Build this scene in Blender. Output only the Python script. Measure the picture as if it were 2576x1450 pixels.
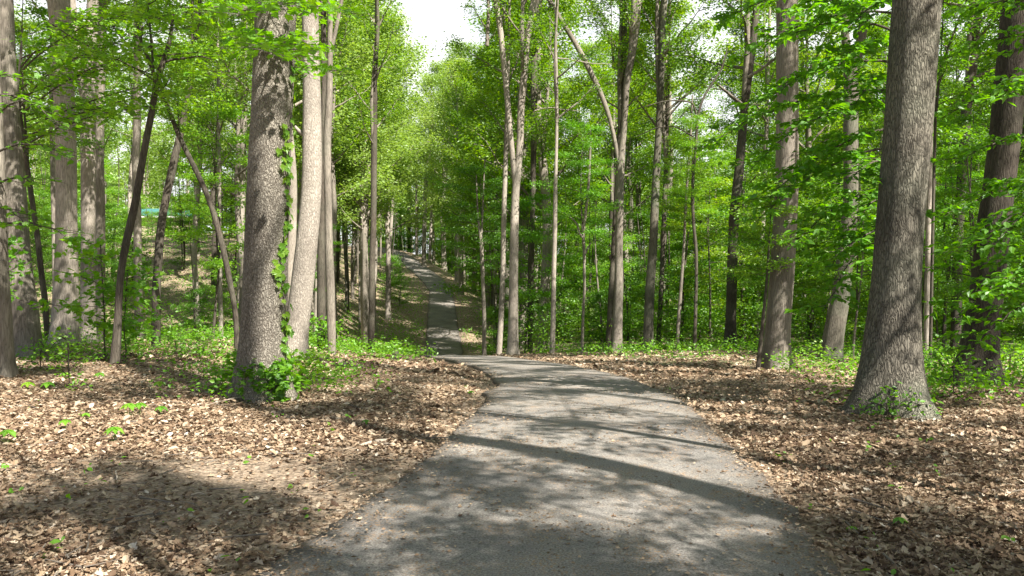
import bpy, math, random
import numpy as np
from mathutils import Vector

R = math.radians
scene = bpy.context.scene
for o in list(bpy.data.objects):
    bpy.data.objects.remove(o)
COL = scene.collection

# ------------------------------------------------------------------ camera
FPX = 2022.0                      # focal length in pixels of a 2576 px wide frame
CX, CY = 1288.0, 725.0
PITCH = math.atan(35.0 / FPX)     # looking slightly down
CAMZ = 1.6
cd = bpy.data.cameras.new('camera'); cam = bpy.data.objects.new('camera', cd); COL.objects.link(cam)
cd.sensor_width = 36.0; cd.lens = 36.0 * FPX / 2576.0
cd.clip_start = 0.05; cd.clip_end = 2000
cam.location = (0, 0, CAMZ); cam.rotation_euler = (math.pi / 2 - PITCH, 0, 0)
scene.camera = cam

# ------------------------------------------------------------------ sky, sun, exposure
SUN_AZ = (0.68, -0.73)            # horizontal direction towards the sun (behind, right)
SUN_EL = R(50)
w = bpy.data.worlds.new('World'); scene.world = w; w.use_nodes = True
nt = w.node_tree; nt.nodes.clear()
out = nt.nodes.new('ShaderNodeOutputWorld'); bg = nt.nodes.new('ShaderNodeBackground')
sky = nt.nodes.new('ShaderNodeTexSky'); sky.sky_type = 'NISHITA'; sky.sun_disc = False
sky.sun_elevation = SUN_EL; sky.sun_rotation = math.atan2(SUN_AZ[0], SUN_AZ[1])
sky.air_density = 1.0; sky.dust_density = 1.5; sky.ozone_density = 1.0
tc = nt.nodes.new('ShaderNodeTexCoord')
nz = nt.nodes.new('ShaderNodeTexNoise'); nz.inputs['Scale'].default_value = 2.6; nz.inputs['Detail'].default_value = 6
nz.inputs['Roughness'].default_value = 0.6
rp = nt.nodes.new('ShaderNodeValToRGB'); rp.color_ramp.elements[0].position = 0.46; rp.color_ramp.elements[1].position = 0.64
mx = nt.nodes.new('ShaderNodeMix'); mx.data_type = 'RGBA'
mx.inputs[7].default_value = (8.0, 8.1, 8.3, 1)
nt.links.new(tc.outputs['Generated'], nz.inputs['Vector'])
sx = nt.nodes.new('ShaderNodeSeparateXYZ'); nt.links.new(tc.outputs['Generated'], sx.inputs[0])
ma = nt.nodes.new('ShaderNodeMath'); ma.operation = 'MULTIPLY_ADD'; ma.inputs[1].default_value = 0.22   # cloudier towards the north
nt.links.new(sx.outputs['Y'], ma.inputs[0]); nt.links.new(nz.outputs['Fac'], ma.inputs[2])
nt.links.new(ma.outputs[0], rp.inputs['Fac'])
nt.links.new(rp.outputs['Color'], mx.inputs[0])
nt.links.new(sky.outputs['Color'], mx.inputs[6])
nt.links.new(mx.outputs[2], bg.inputs['Color'])
bg.inputs['Strength'].default_value = 0.05
nt.links.new(bg.outputs['Background'], out.inputs['Surface'])

sd = bpy.data.lights.new('sun', 'SUN'); sun = bpy.data.objects.new('sun', sd); COL.objects.link(sun)
sd.energy = 5.0; sd.angle = R(0.5); sd.color = (1.0, 0.95, 0.87)
sv = Vector((SUN_AZ[0] * math.cos(SUN_EL), SUN_AZ[1] * math.cos(SUN_EL), math.sin(SUN_EL)))
sun.rotation_euler = sv.to_track_quat('Z', 'Y').to_euler(); sun.location = sv * 60

vs = scene.view_settings
vs.view_transform = 'Standard'; vs.look = 'None'; vs.gamma = 1.0; vs.use_curve_mapping = False
vs.exposure = 1.75
cy = scene.cycles
cy.max_bounces = 8; cy.diffuse_bounces = 4; cy.transmission_bounces = 5; cy.glossy_bounces = 2
cy.sample_clamp_indirect = 8.0
cy.use_denoising = True

# ------------------------------------------------------------------ helpers
rng = np.random.default_rng(7)
def U(a, b): return float(rng.uniform(a, b))

def ray(px, py):
    x = (px - CX) / FPX; y = 1.0; z = -(py - CY) / FPX
    c, s = math.cos(PITCH), math.sin(PITCH)
    return np.array([x, y * c + z * s, -y * s + z * c])
def at(px, py, Y):
    d = ray(px, py); t = Y / d[1]
    return np.array([d[0] * t, Y, CAMZ + d[2] * t])
def proj(x, y, z):
    c, s = math.cos(PITCH), math.sin(PITCH)
    zz = z - CAMZ
    yy = y * c - zz * s; zc_ = y * s + zz * c
    return CX + FPX * x / yy, CY - FPX * zc_ / yy

def curve(pts, smooth=2.0):
    xs = np.array([p[0] for p in pts], float); ys = np.array([p[1] for p in pts], float)
    gx = np.arange(xs[0], xs[-1] + 0.25, 0.25); gy = np.interp(gx, xs, ys)
    k = int(smooth / 0.25)
    ker = np.hanning(2 * k + 3); ker /= ker.sum()
    pad = len(ker) // 2
    gp = np.concatenate([gy[0] - (gy[1] - gy[0]) * np.arange(pad, 0, -1), gy, gy[-1] + (gy[-1] - gy[-2]) * np.arange(1, pad + 1)])
    gy2 = np.convolve(gp, ker, 'valid')
    return lambda v: np.interp(v, gx, gy2)

path_x = curve([(-40, -2.5), (-10, -.6), (0, -.1), (4.26, .18), (7, .67), (11.5, 1.02), (15, 1.0), (18, .8), (22, .2), (27, -.95), (31, -2.0),
                (36, -3.2), (42, -4.0), (50, -4.55), (58, -4.9), (71, -6.15), (79, -6.9), (94, -8.3), (100, -9.7), (105, -11.1),
                (112, -13.4), (118, -15.5), (122, -17.1), (128, -20), (134, -25), (142, -34), (160, -60), (340, -120)], 1.5)
path_z = curve([(-40, .1), (-10, .05), (0, .02), (4, 0), (7, 0), (11.5, -.16), (15, -.4), (22, -.9), (31, -1.55), (36, -2.15), (42, -3.0),
                (50, -3.85), (58, -3.9), (70, -2.95), (80, -1.6), (94, -.35), (104, 1.3), (115, 3.2), (125, 5), (135, 6.3), (160, 8), (200, 10), (340, 13)], 3)
left_z = curve([(-40, .1), (10, .02), (16, -.12), (20, -.3), (26, -.6), (32, -1.2), (40, -2.2), (48, -2.0), (60, .3), (75, 4.2), (85, 5.6), (110, 7.2), (160, 9), (340, 13)], 3)
right_z = curve([(-40, .1), (8, -.02), (12, -.15), (18, -.5), (30, -1.35), (36, -1.8), (50, -2.6), (80, -3), (110, -1.5), (150, 3), (340, 10)], 3)
half_w = curve([(-40, 1.55), (4, 1.55), (7, 1.40), (12, 1.36), (340, 1.36)], 1)
def sm(t):
    t = np.clip(t, 0, 1); return t * t * (3 - 2 * t)
def slope(Y): return np.sqrt(1 + np.clip((path_x(Y + .5) - path_x(Y - .5)), -3, 3) ** 2)
def side(X, Y): return (X - path_x(Y)) / slope(Y)
def ground(X, Y):
    X = np.asarray(X, float); Y = np.asarray(Y, float)
    s = side(X, Y); c = path_z(Y)
    wl = sm((-s - 2.0) / (7.0 + 11 * sm((Y - 40) / 30))); wr = sm((s - 2.0) / 7.0)
    z = c * (1 - wl - wr) + left_z(Y) * wl + right_z(Y) * wr
    off = sm((np.abs(s) - half_w(Y)) / 1.2)
    b = (.035 * np.sin(X * 1.9 + Y * .7) * np.sin(Y * 1.6 - X * .5) + .02 * np.sin(X * 4.3 + 1.3) * np.sin(Y * 3.7 + X)
         + .10 * np.sin(X * .43 + 2) * np.sin(Y * .37 + 1) * sm((Y - 12) / 10))
    return z + b * off - .05 * (1 - off)
def gz(x, y): return float(ground(x, y))
def hit(px, py):
    d = ray(px, py); t = 2.0
    while t < 300:
        p = np.array([0, 0, CAMZ]) + d * t
        if p[2] < gz(p[0], p[1]): return p
        t += 0.03
    return np.array([0, 0, CAMZ]) + d * 300

class Geo:
    """collects vertices and faces, builds one mesh"""
    def __init__(self): self.v = []; self.f = []; self.m = []; self.a = []; self.n = 0
    def add(self, v, f, mat=0, rnd=None):
        v = np.asarray(v, float); f = np.asarray(f, int)
        self.v.append(v); self.f.append(f + self.n); self.m.append(np.full(len(f), mat))
        self.a.append(np.full(len(v), .5) if rnd is None else np.asarray(rnd, float)); self.n += len(v)
    def tube(self, pts, rad, seg=6, mat=0, lump=0.0, flare=None, cap=True):
        pts = np.asarray(pts, float); rad = np.asarray(rad, float); n = len(pts)
        tan = np.gradient(pts, axis=0); tan /= np.linalg.norm(tan, axis=1)[:, None] + 1e-9
        ref = np.array([0, 1.0, 0]) if abs(tan[0][2]) > .7 else np.array([0, 0, 1.0])
        s = np.cross(tan, ref); s /= np.linalg.norm(s, axis=1)[:, None] + 1e-9
        u = np.cross(s, tan)
        th = np.linspace(0, 2 * math.pi, seg, endpoint=False)
        rr = rad[:, None] * np.ones(seg)
        if lump:
            ph = rng.uniform(0, 6.28, 4); k = np.linspace(0, n, n)[:, None]
            rr = rr * (1 + lump * (np.sin(2 * th + ph[0] + k * .13) + .7 * np.sin(3 * th + ph[1] - k * .09) + .5 * np.sin(5 * th + ph[2] + k * .05)
                                   + .5 * np.sin(k * .9 + ph[3]) * np.cos(th + k * .3)) * .5)
        if flare is not None: rr = rr * flare(th[None, :], np.arange(n)[:, None])
        v = pts[:, None, :] + rr[:, :, None] * (np.cos(th)[None, :, None] * s[:, None, :] + np.sin(th)[None, :, None] * u[:, None, :])
        v = v.reshape(-1, 3)
        i = np.arange(n - 1)[:, None] * seg; j = np.arange(seg)[None, :]; j2 = (j + 1) % seg
        f = np.stack([i + j, i + j2, i + seg + j2, i + seg + j], -1).reshape(-1, 4)
        self.add(v, f, mat)
        if cap:
            c = np.concatenate([v[-seg:], pts[-1:]]); jj = np.arange(seg)
            self.add(c, np.stack([jj, (jj + 1) % seg, np.full(seg, seg), np.full(seg, seg)], -1), mat)
    def leaves(self, P, D, N, S, tmpl, mat=0, rnd=None):
        P = np.asarray(P); n = len(P)
        if n == 0: return
        tv, tf = tmpl
        D = D / (np.linalg.norm(D, axis=1)[:, None] + 1e-9)
        sd_ = np.cross(D, N); sd_ /= np.linalg.norm(sd_, axis=1)[:, None] + 1e-9
        N = np.cross(sd_, D)
        S = np.asarray(S)[:, None, None]
        v = P[:, None, :] + S * (tv[None, :, 0:1] * sd_[:, None, :] + tv[None, :, 1:2] * D[:, None, :] + tv[None, :, 2:3] * N[:, None, :])
        f = (np.arange(n)[:, None, None] * len(tv) + tf[None]).reshape(-1, tf.shape[1])
        if f.shape[1] == 3: f = np.concatenate([f, f[:, 2:3]], 1)
        if rnd is None: rnd = rng.random(n)
        self.add(v.reshape(-1, 3), f, mat, np.repeat(rnd, len(tv)))
    def mesh(self, name, mats, smooth_mats=()):
        v = np.concatenate(self.v); f = np.concatenate(self.f); m = np.concatenate(self.m); a = np.concatenate(self.a)
        tri = f[:, 2] == f[:, 3]
        cnt = np.where(tri, 3, 4); st = np.concatenate([[0], np.cumsum(cnt)[:-1]])
        loops = f.reshape(-1)[np.stack([np.ones_like(tri), np.ones_like(tri), np.ones_like(tri), ~tri], -1).astype(bool).reshape(-1)]
        me = bpy.data.meshes.new(name)
        me.vertices.add(len(v)); me.vertices.foreach_set('co', v.astype(np.float32).reshape(-1))
        me.loops.add(len(loops)); me.loops.foreach_set('vertex_index', loops.astype(np.int32))
        me.polygons.add(len(f)); me.polygons.foreach_set('loop_start', st.astype(np.int32))
        me.polygons.foreach_set('material_index', m.astype(np.int32))
        me.polygons.foreach_set('use_smooth', np.isin(m, list(smooth_mats)))
        at_ = me.attributes.new('rnd', 'FLOAT', 'POINT'); at_.data.foreach_set('value', a.astype(np.float32))
        for x in mats: me.materials.append(x)
        me.update(calc_edges=True)
        return me
def link(name, me, parent=None, loc=(0, 0, 0), rot=0.0, scale=1.0):
    o = bpy.data.objects.new(name, me); COL.objects.link(o)
    if parent: o.parent = parent
    o.location = loc; o.rotation_euler = (0, 0, rot); o.scale = (scale,) * 3 if not hasattr(scale, '__len__') else scale
    return o
def tag(o, label=None, cat=None, group=None, kind=None):
    if label: o['label'] = label
    if cat: o['category'] = cat
    if group: o['group'] = group
    if kind: o['kind'] = kind
    return o
def thing(name, loc, label, cat, group=None):
    o = bpy.data.objects.new(name, None); COL.objects.link(o); o.location = loc; o.empty_display_size = .2
    return tag(o, label, cat, group)

def tmpl(pts, faces): return np.array(pts, float), np.array(faces, int)
DIAMOND = tmpl([(0, 0, 0), (.30, .45, .07), (0, 1, -.06), (-.30, .45, .07)], [(0, 1, 2), (0, 2, 3)])
OVATE = tmpl([(0, 0, 0), (.24, .22, .05), (.29, .5, .06), (0, 1, -.10), (-.29, .5, .06), (-.24, .22, .05)], [(0, 1, 2), (0, 2, 3), (0, 3, 4), (0, 4, 5)])
_mp = [(0, 0), (.16, .02), (.42, -.05), (.36, .18), (.58, .38), (.34, .46), (.40, .62), (.18, .58), (0, 1.0),
       (-.18, .58), (-.40, .62), (-.34, .46), (-.58, .38), (-.36, .18), (-.42, -.05), (-.16, .02)]
MAPLE = tmpl([(0, .36, .0)] + [(x, y, .07 - .25 * (abs(x)) ** 2 - .12 * max(0, y - .5)) for x, y in _mp],
             [(0, i + 1, (i + 1) % 16 + 1) for i in range(16)])
_dp = [(0, 0), (.13, .12), (.24, .26), (.15, .38), (.33, .55), (.20, .66), (.17, .82), (0, 1), (-.17, .82), (-.20, .66), (-.33, .55), (-.15, .38), (-.24, .26), (-.13, .12)]
def dead(c1, c2): return tmpl([(0, .45, -.06)] + [(x, y, c1 * x * x * 3 + c2 * (y - .5) ** 2) for x, y in _dp], [(0, i + 1, (i + 1) % 14 + 1) for i in range(14)])
DEADS = [dead(.6, .2), dead(1.1, -.4), dead(.3, .6), dead(-.6, -.3)]
DEAD_S = tmpl([(0, 0, 0), (.3, .3, .15), (.22, .7, .12), (0, 1, .1), (-.22, .7, .16), (-.3, .3, .1)], [(0, 1, 2), (0, 2, 3), (0, 3, 4), (0, 4, 5)])

# ------------------------------------------------------------------ materials
def newmat(name):
    m = bpy.data.materials.new(name); m.use_nodes = True; m.node_tree.nodes.clear()
    return m, m.node_tree
def N_(nt, t, **kw):
    n = nt.nodes.new(t)
    for k, v in kw.items():
        if k in n.inputs: n.inputs[k].default_value = v
        else: setattr(n, k, v)
    return n
def ramp(nt, stops, interp='LINEAR'):
    n = nt.nodes.new('ShaderNodeValToRGB'); cr = n.color_ramp; cr.interpolation = interp
    while len(cr.elements) < len(stops): cr.elements.new(.5)
    for e, (p, c) in zip(cr.elements, stops): e.position = p; e.color = (*c, 1)
    return n
def mixc(nt, a, b, f, blend='MIX'):
    n = nt.nodes.new('ShaderNodeMix'); n.data_type = 'RGBA'; n.blend_type = blend
    for idx, v in ((0, f), (6, a), (7, b)):
        if hasattr(v, 'is_linked'): nt.links.new(v, n.inputs[idx])
        else: n.inputs[idx].default_value = v if idx == 0 else (*v, 1)
    return n.outputs[2]

def leaf_mat(name, c_dark, c_mid, c_yel, trans=.45):
    m, nt = newmat(name); L = nt.links.new
    at_ = N_(nt, 'ShaderNodeAttribute', attribute_name='rnd')
    oi = N_(nt, 'ShaderNodeObjectInfo')
    r1 = ramp(nt, [(0, c_dark), (.55, c_mid), (1, c_yel)])
    ad = N_(nt, 'ShaderNodeMath', operation='MULTIPLY_ADD'); ad.inputs[1].default_value = .55; 
    mu = N_(nt, 'ShaderNodeMath', operation='MULTIPLY'); mu.inputs[1].default_value = .45
    L(oi.outputs['Random'], mu.inputs[0]); L(at_.outputs['Fac'], ad.inputs[0]); L(mu.outputs[0], ad.inputs[2]); L(ad.outputs[0], r1.inputs['Fac'])
    hs = N_(nt, 'ShaderNodeHueSaturation'); hs.inputs['Value'].default_value = 1.8; hs.inputs['Saturation'].default_value = 1.15; hs.inputs['Hue'].default_value = .49
    L(r1.outputs['Color'], hs.inputs['Color'])
    df = N_(nt, 'ShaderNodeBsdfDiffuse'); tr = N_(nt, 'ShaderNodeBsdfTranslucent'); gl = N_(nt, 'ShaderNodeBsdfGlossy', Roughness=.45)
    gl.inputs['Color'].default_value = (.6, .65, .6, 1)
    L(r1.outputs['Color'], df.inputs['Color']); L(hs.outputs['Color'], tr.inputs['Color'])
    a = N_(nt, 'ShaderNodeMixShader'); a.inputs[0].default_value = trans; L(df.outputs[0], a.inputs[1]); L(tr.outputs[0], a.inputs[2])
    b = N_(nt, 'ShaderNodeMixShader'); b.inputs[0].default_value = .05; L(a.outputs[0], b.inputs[1]); L(gl.outputs[0], b.inputs[2])
    o = N_(nt, 'ShaderNodeOutputMaterial'); L(b.outputs[0], o.inputs['Surface'])
    return m
M_LEAF = leaf_mat('canopy_leaf', (.042, .105, .011), (.115, .23, .018), (.25, .34, .032), .5)
M_UNDER = leaf_mat('understory_leaf', (.036, .108, .010), (.098, .228, .016), (.22, .35, .03), .5)
M_NEAR = leaf_mat('young_leaf', (.065, .19, .014), (.13, .30, .02), (.25, .40, .03), .5)
M_PALE = leaf_mat('sunlit_pale_leaf', (.13, .22, .04), (.20, .30, .06), (.30, .37, .11))  # strong sunlight on the far crowns is put into this paler green

def bark_mat(name, lo, hi, sc=14, zs=.16, crack=.5, plates=False, moss=.25):
    m, nt = newmat(name); L = nt.links.new
    tc = N_(nt, 'ShaderNodeTexCoord'); mp = N_(nt, 'ShaderNodeMapping'); mp.inputs['Scale'].default_value = (1, 1, zs)
    L(tc.outputs['Object'], mp.inputs['Vector'])
    n0 = N_(nt, 'ShaderNodeTexNoise', Scale=sc * .5, Detail=3.0)
    L(mp.outputs[0], n0.inputs['Vector'])
    wv = N_(nt, 'ShaderNodeVectorMath', operation='MULTIPLY_ADD'); wv.inputs[1].default_value = (.10, .10, .10)
    L(n0.outputs['Color'], wv.inputs[0]); L(mp.outputs[0], wv.inputs[2])
    vo = N_(nt, 'ShaderNodeTexVoronoi', Scale=sc, feature='DISTANCE_TO_EDGE'); L(wv.outputs[0], vo.inputs['Vector'])
    n1 = N_(nt, 'ShaderNodeTexNoise', Scale=sc * 2.2, Detail=6.0, Roughness=.65); L(mp.outputs[0], n1.inputs['Vector'])
    r1 = ramp(nt, [(.0, (0, 0, 0)), (.05 if not plates else .10, (.55, .55, .55)), (.32, (1, 1, 1))]); L(vo.outputs['Distance'], r1.inputs['Fac'])
    hgt = N_(nt, 'ShaderNodeMath', operation='MULTIPLY_ADD'); hgt.inputs[1].default_value = .7
    L(n1.outputs['Fac'], hgt.inputs[0]); 
    hm = N_(nt, 'ShaderNodeMath', operation='MULTIPLY'); hm.inputs[1].default_value = crack; L(r1.outputs['Color'], hm.inputs[0]); L(hm.outputs[0], hgt.inputs[2])
    mr = N_(nt, 'ShaderNodeMapRange'); mr.inputs['From Min'].default_value = .2 + .1 * crack; mr.inputs['From Max'].default_value = .45 + crack
    L(hgt.outputs[0], mr.inputs['Value'])
    col = mixc(nt, lo, hi, mr.outputs[0])
    n2 = N_(nt, 'ShaderNodeTexNoise', Scale=1.3, Detail=4.0); L(tc.outputs['Object'], n2.inputs['Vector'])
    r2 = ramp(nt, [(.42, (0, 0, 0)), (.62, (1, 1, 1))]); L(n2.outputs['Fac'], r2.inputs['Fac'])
    mm = N_(nt, 'ShaderNodeMath', operation='MULTIPLY'); mm.inputs[1].default_value = moss; L(r2.outputs['Color'], mm.inputs[0])
    col2 = mixc(nt, col, (.16, .18, .13), mm.outputs[0])
    n3 = N_(nt, 'ShaderNodeTexNoise', Scale=.6, Detail=3.0); L(tc.outputs['Object'], n3.inputs['Vector'])
    r3 = ramp(nt, [(.35, (.7, .68, .66)), (.65, (1.15, 1.13, 1.1))]); L(n3.outputs['Fac'], r3.inputs['Fac'])
    col3 = mixc(nt, col2, r3.outputs['Color'], 1.0, 'MULTIPLY')
    bp = N_(nt, 'ShaderNodeBump', Strength=.9, Distance=.03 if plates else .018); L(hgt.outputs[0], bp.inputs['Height'])
    p = N_(nt, 'ShaderNodeBsdfPrincipled', Roughness=.9); p.inputs['Specular IOR Level'].default_value = .15
    L(col3, p.inputs['Base Color']); L(bp.outputs[0], p.inputs['Normal'])
    o = N_(nt, 'ShaderNodeOutputMaterial'); L(p.outputs[0], o.inputs['Surface'])
    return m
BARK = {
    'oak': bark_mat('oak_bark', (.075, .060, .046), (.34, .315, .27), 38, .40, .55, True, .1),
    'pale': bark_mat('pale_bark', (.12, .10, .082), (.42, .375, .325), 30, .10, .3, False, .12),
    'grey': bark_mat('grey_bark', (.085, .072, .060), (.30, .265, .225), 28, .10, .38, False, .2),
    'dark': bark_mat('dark_bark', (.035, .028, .022), (.115, .098, .080), 26, .12, .5, False, .2),
    'white': bark_mat('sunlit_bark', (.20, .175, .15), (.47, .425, .37), 34, .22, .4, True, .04),  # brighter than the pale bark: sun glare on the trunk is in the colour
    'shade_dark': bark_mat('shade_dark_bark', (.025, .020, .017), (.080, .068, .055), 28, .14, .5, False, .1),  # darker than the dark bark: the trunk's shade is put into the colour
    'rough': bark_mat('rough_bark', (.042, .038, .030), (.245, .225, .185), 36, .20, .6, True, .3),
    'mossy': bark_mat('mossy_bark', (.045, .040, .030), (.19, .172, .14), 28, .11, .45, False, .45),
}

def litter_color(nt, fac):
    r = ramp(nt, [(0, (.055, .030, .018)), (.25, (.125, .078, .046)), (.5, (.25, .172, .108)), (.75, (.375, .285, .19)), (.93, (.50, .415, .315)), (1, (.57, .52, .44))])
    nt.links.new(fac, r.inputs['Fac']); return r.outputs['Color']
# ground
M_GROUND, nt = newmat('leaf_strewn_ground'); L = nt.links.new
tc = N_(nt, 'ShaderNodeTexCoord')
n0 = N_(nt, 'ShaderNodeTexNoise', Scale=9.0, Detail=2.0); L(tc.outputs['Object'], n0.inputs['Vector'])
wv = N_(nt, 'ShaderNodeVectorMath', operation='MULTIPLY_ADD'); wv.inputs[1].default_value = (.12, .12, .0); L(n0.outputs['Color'], wv.inputs[0]); L(tc.outputs['Object'], wv.inputs[2])
v1 = N_(nt, 'ShaderNodeTexVoronoi', Scale=15.0); L(wv.outputs[0], v1.inputs['Vector'])
v2 = N_(nt, 'ShaderNodeTexVoronoi', Scale=31.0); L(wv.outputs[0], v2.inputs['Vector'])
s1 = N_(nt, 'ShaderNodeSeparateColor'); L(v1.outputs['Color'], s1.inputs[0]); s2 = N_(nt, 'ShaderNodeSeparateColor'); L(v2.outputs['Color'], s2.inputs[0])
c1 = litter_color(nt, s1.outputs[0]); c2 = litter_color(nt, s2.outputs[1])
lit = mixc(nt, c1, c2, .5)
ga = N_(nt, 'ShaderNodeAttribute', attribute_name='soil')
ns = N_(nt, 'ShaderNodeTexNoise', Scale=40.0, Detail=5.0); L(tc.outputs['Object'], ns.inputs['Vector'])
soil = ramp(nt, [(.3, (.075, .055, .04)), (.5, (.19, .145, .105)), (.7, (.34, .27, .20))]); L(ns.outputs['Fac'], soil.inputs['Fac'])
col = mixc(nt, lit, soil.outputs['Color'], ga.outputs['Fac'])
gr = N_(nt, 'ShaderNodeAttribute', attribute_name='green')
ng = N_(nt, 'ShaderNodeTexNoise', Scale=2.2, Detail=5.0, Roughness=.65); L(tc.outputs['Object'], ng.inputs['Vector'])
rg = ramp(nt, [(.45, (0, 0, 0)), (.58, (1, 1, 1))]); L(ng.outputs['Fac'], rg.inputs['Fac'])
mg = N_(nt, 'ShaderNodeMath', operation='MULTIPLY'); L(gr.outputs['Fac'], mg.inputs[0]); L(rg.outputs['Color'], mg.inputs[1])
col = mixc(nt, col, (.05, .09, .022), mg.outputs[0])
bp = N_(nt, 'ShaderNodeBump', Strength=1.0, Distance=.03); L(v1.outputs['Distance'], bp.inputs['Height'])
bp2 = N_(nt, 'ShaderNodeBump', Strength=.8, Distance=.015); L(s2.outputs[2], bp2.inputs['Height']); L(bp.outputs[0], bp2.inputs['Normal'])
p = N_(nt, 'ShaderNodeBsdfPrincipled', Roughness=.9); p.inputs['Specular IOR Level'].default_value = .2
L(col, p.inputs['Base Color']); L(bp2.outputs[0], p.inputs['Normal'])
o = N_(nt, 'ShaderNodeOutputMaterial'); L(p.outputs[0], o.inputs['Surface'])
# dead leaves
M_DEAD, nt = newmat('dry_leaf'); L = nt.links.new
a_ = N_(nt, 'ShaderNodeAttribute', attribute_name='rnd'); c = litter_color(nt, a_.outputs['Fac'])
df = N_(nt, 'ShaderNodeBsdfPrincipled', Roughness=.7); df.inputs['Specular IOR Level'].default_value = .3; tr = N_(nt, 'ShaderNodeBsdfTranslucent')
L(c, df.inputs['Base Color']); L(c, tr.inputs['Color'])
a = N_(nt, 'ShaderNodeMixShader'); a.inputs[0].default_value = .15; L(df.outputs[0], a.inputs[1]); L(tr.outputs[0], a.inputs[2])
o = N_(nt, 'ShaderNodeOutputMaterial'); L(a.outputs[0], o.inputs['Surface'])
# asphalt
M_ASPH, nt = newmat('worn_asphalt'); L = nt.links.new
tc = N_(nt, 'ShaderNodeTexCoord')
f1 = N_(nt, 'ShaderNodeTexNoise', Scale=75.0, Detail=5.0, Roughness=.8); L(tc.outputs['Object'], f1.inputs['Vector'])
f2 = N_(nt, 'ShaderNodeTexNoise', Scale=.9, Detail=5.0); L(tc.outputs['Object'], f2.inputs['Vector'])
vo = N_(nt, 'ShaderNodeTexVoronoi', Scale=170.0); L(tc.outputs['Object'], vo.inputs['Vector'])
r1 = ramp(nt, [(.34, (.040, .038, .036)), (.5, (.162, .151, .138)), (.68, (.32, .30, .278))]); L(f1.outputs['Fac'], r1.inputs['Fac'])
r2 = ramp(nt, [(.32, (.72, .72, .73)), (.5, (1, .99, .97)), (.68, (1.2, 1.17, 1.13))]); L(f2.outputs['Fac'], r2.inputs['Fac'])
col = mixc(nt, r1.outputs['Color'], r2.outputs['Color'], 1.0, 'MULTIPLY')
d1 = N_(nt, 'ShaderNodeTexNoise', Scale=55.0, Detail=4.0, Roughness=.7); L(tc.outputs['Object'], d1.inputs['Vector'])
d2 = N_(nt, 'ShaderNodeTexNoise', Scale=3.2, Detail=5.0, Roughness=.65); L(tc.outputs['Object'], d2.inputs['Vector'])
rd1 = ramp(nt, [(.53, (0, 0, 0)), (.60, (1, 1, 1))]); rd2 = ramp(nt, [(.44, (0, 0, 0)), (.66, (1, 1, 1))])
L(d1.outputs['Fac'], rd1.inputs['Fac']); L(d2.outputs['Fac'], rd2.inputs['Fac'])
dm = N_(nt, 'ShaderNodeMath', operation='MULTIPLY'); L(rd1.outputs['Color'], dm.inputs[0]); L(rd2.outputs['Color'], dm.inputs[1])
col = mixc(nt, col, (.27, .16, .07), dm.outputs[0])
ea = N_(nt, 'ShaderNodeAttribute', attribute_name='edge')
col = mixc(nt, col, (.07, .055, .042), ea.outputs['Fac'])
bp = N_(nt, 'ShaderNodeBump', Strength=.7, Distance=.006); L(f1.outputs['Fac'], bp.inputs['Height'])
p = N_(nt, 'ShaderNodeBsdfPrincipled', Roughness=.85); p.inputs['Specular IOR Level'].default_value = .25
L(col, p.inputs['Base Color']); L(bp.outputs[0], p.inputs['Normal'])
o = N_(nt, 'ShaderNodeOutputMaterial'); L(p.outputs[0], o.inputs['Surface'])
def plain(name, c, rough=.7, nscale=8.0, var=.25):
    m, nt = newmat(name); L = nt.links.new
    tc = N_(nt, 'ShaderNodeTexCoord'); n = N_(nt, 'ShaderNodeTexNoise', Scale=nscale, Detail=5.0); L(tc.outputs['Object'], n.inputs['Vector'])
    r = ramp(nt, [(.3, tuple(x * (1 - var) for x in c)), (.7, tuple(x * (1 + var) for x in c))]); L(n.outputs['Fac'], r.inputs['Fac'])
    b = N_(nt, 'ShaderNodeBump', Strength=.4, Distance=.01); L(n.outputs['Fac'], b.inputs['Height'])
    p = N_(nt, 'ShaderNodeBsdfPrincipled', Roughness=rough); L(r.outputs['Color'], p.inputs['Base Color']); L(b.outputs[0], p.inputs['Normal'])
    o = N_(nt, 'ShaderNodeOutputMaterial'); L(p.outputs[0], o.inputs['Surface']); return m
M_STEM = plain('green_stem', (.12, .16, .05))
M_TWIG = plain('grey_twig', (.12, .10, .08))
M_WOOD = plain('bleached_wood', (.30, .25, .195), .8, 20)
M_RED = plain('rotten_wood', (.16, .07, .04), .9, 20)
M_TEAL = plain('teal_roof_metal', (.03, .125, .12), .6, 3, .15)
M_BEIGE = plain('beige_wall_paint', (.55, .44, .34), .8, 3, .1)
M_WHITE = plain('white_fascia_paint', (.75, .72, .7), .7, 3, .08)
M_OPEN = plain('dark_doorway', (.03, .03, .03), .8)

# ------------------------------------------------------------------ ground and path
def axis(parts):
    a = []
    for lo, hi, st in parts: a.append(np.arange(lo, hi, st))
    a.append([parts[-1][1]]); return np.concatenate(a)
gx = axis([(-220, -60, 8), (-60, -20, 1.0), (-20, 20, .25), (20, 60, 1.0), (60, 220, 8)])
gy = axis([(-60, -4, 2.0), (-4, 36, .25), (36, 145, .75), (145, 400, 6)])
XX, YY = np.meshgrid(gx, gy); ZZ = ground(XX, YY)
S_ = np.abs(side(XX, YY)) - half_w(YY)
nX, nY = len(gx), len(gy)
i = np.arange(nY - 1)[:, None] * nX; j = np.arange(nX - 1)[None, :]
g = Geo(); g.add(np.stack([XX, YY, ZZ], -1).reshape(-1, 3), np.stack([i + j, i + j + 1, i + nX + j + 1, i + nX + j], -1).reshape(-1, 4))
me = g.mesh('ground', [M_GROUND], (0,))
soil_v = np.clip(1 - S_ / .45, 0, 1) * .8
soil_v = np.maximum(soil_v, .85 * np.exp(-(((XX + 2.3) / 2.7) ** 2 + ((YY - 6.2) / 2.0) ** 2)))
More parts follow.
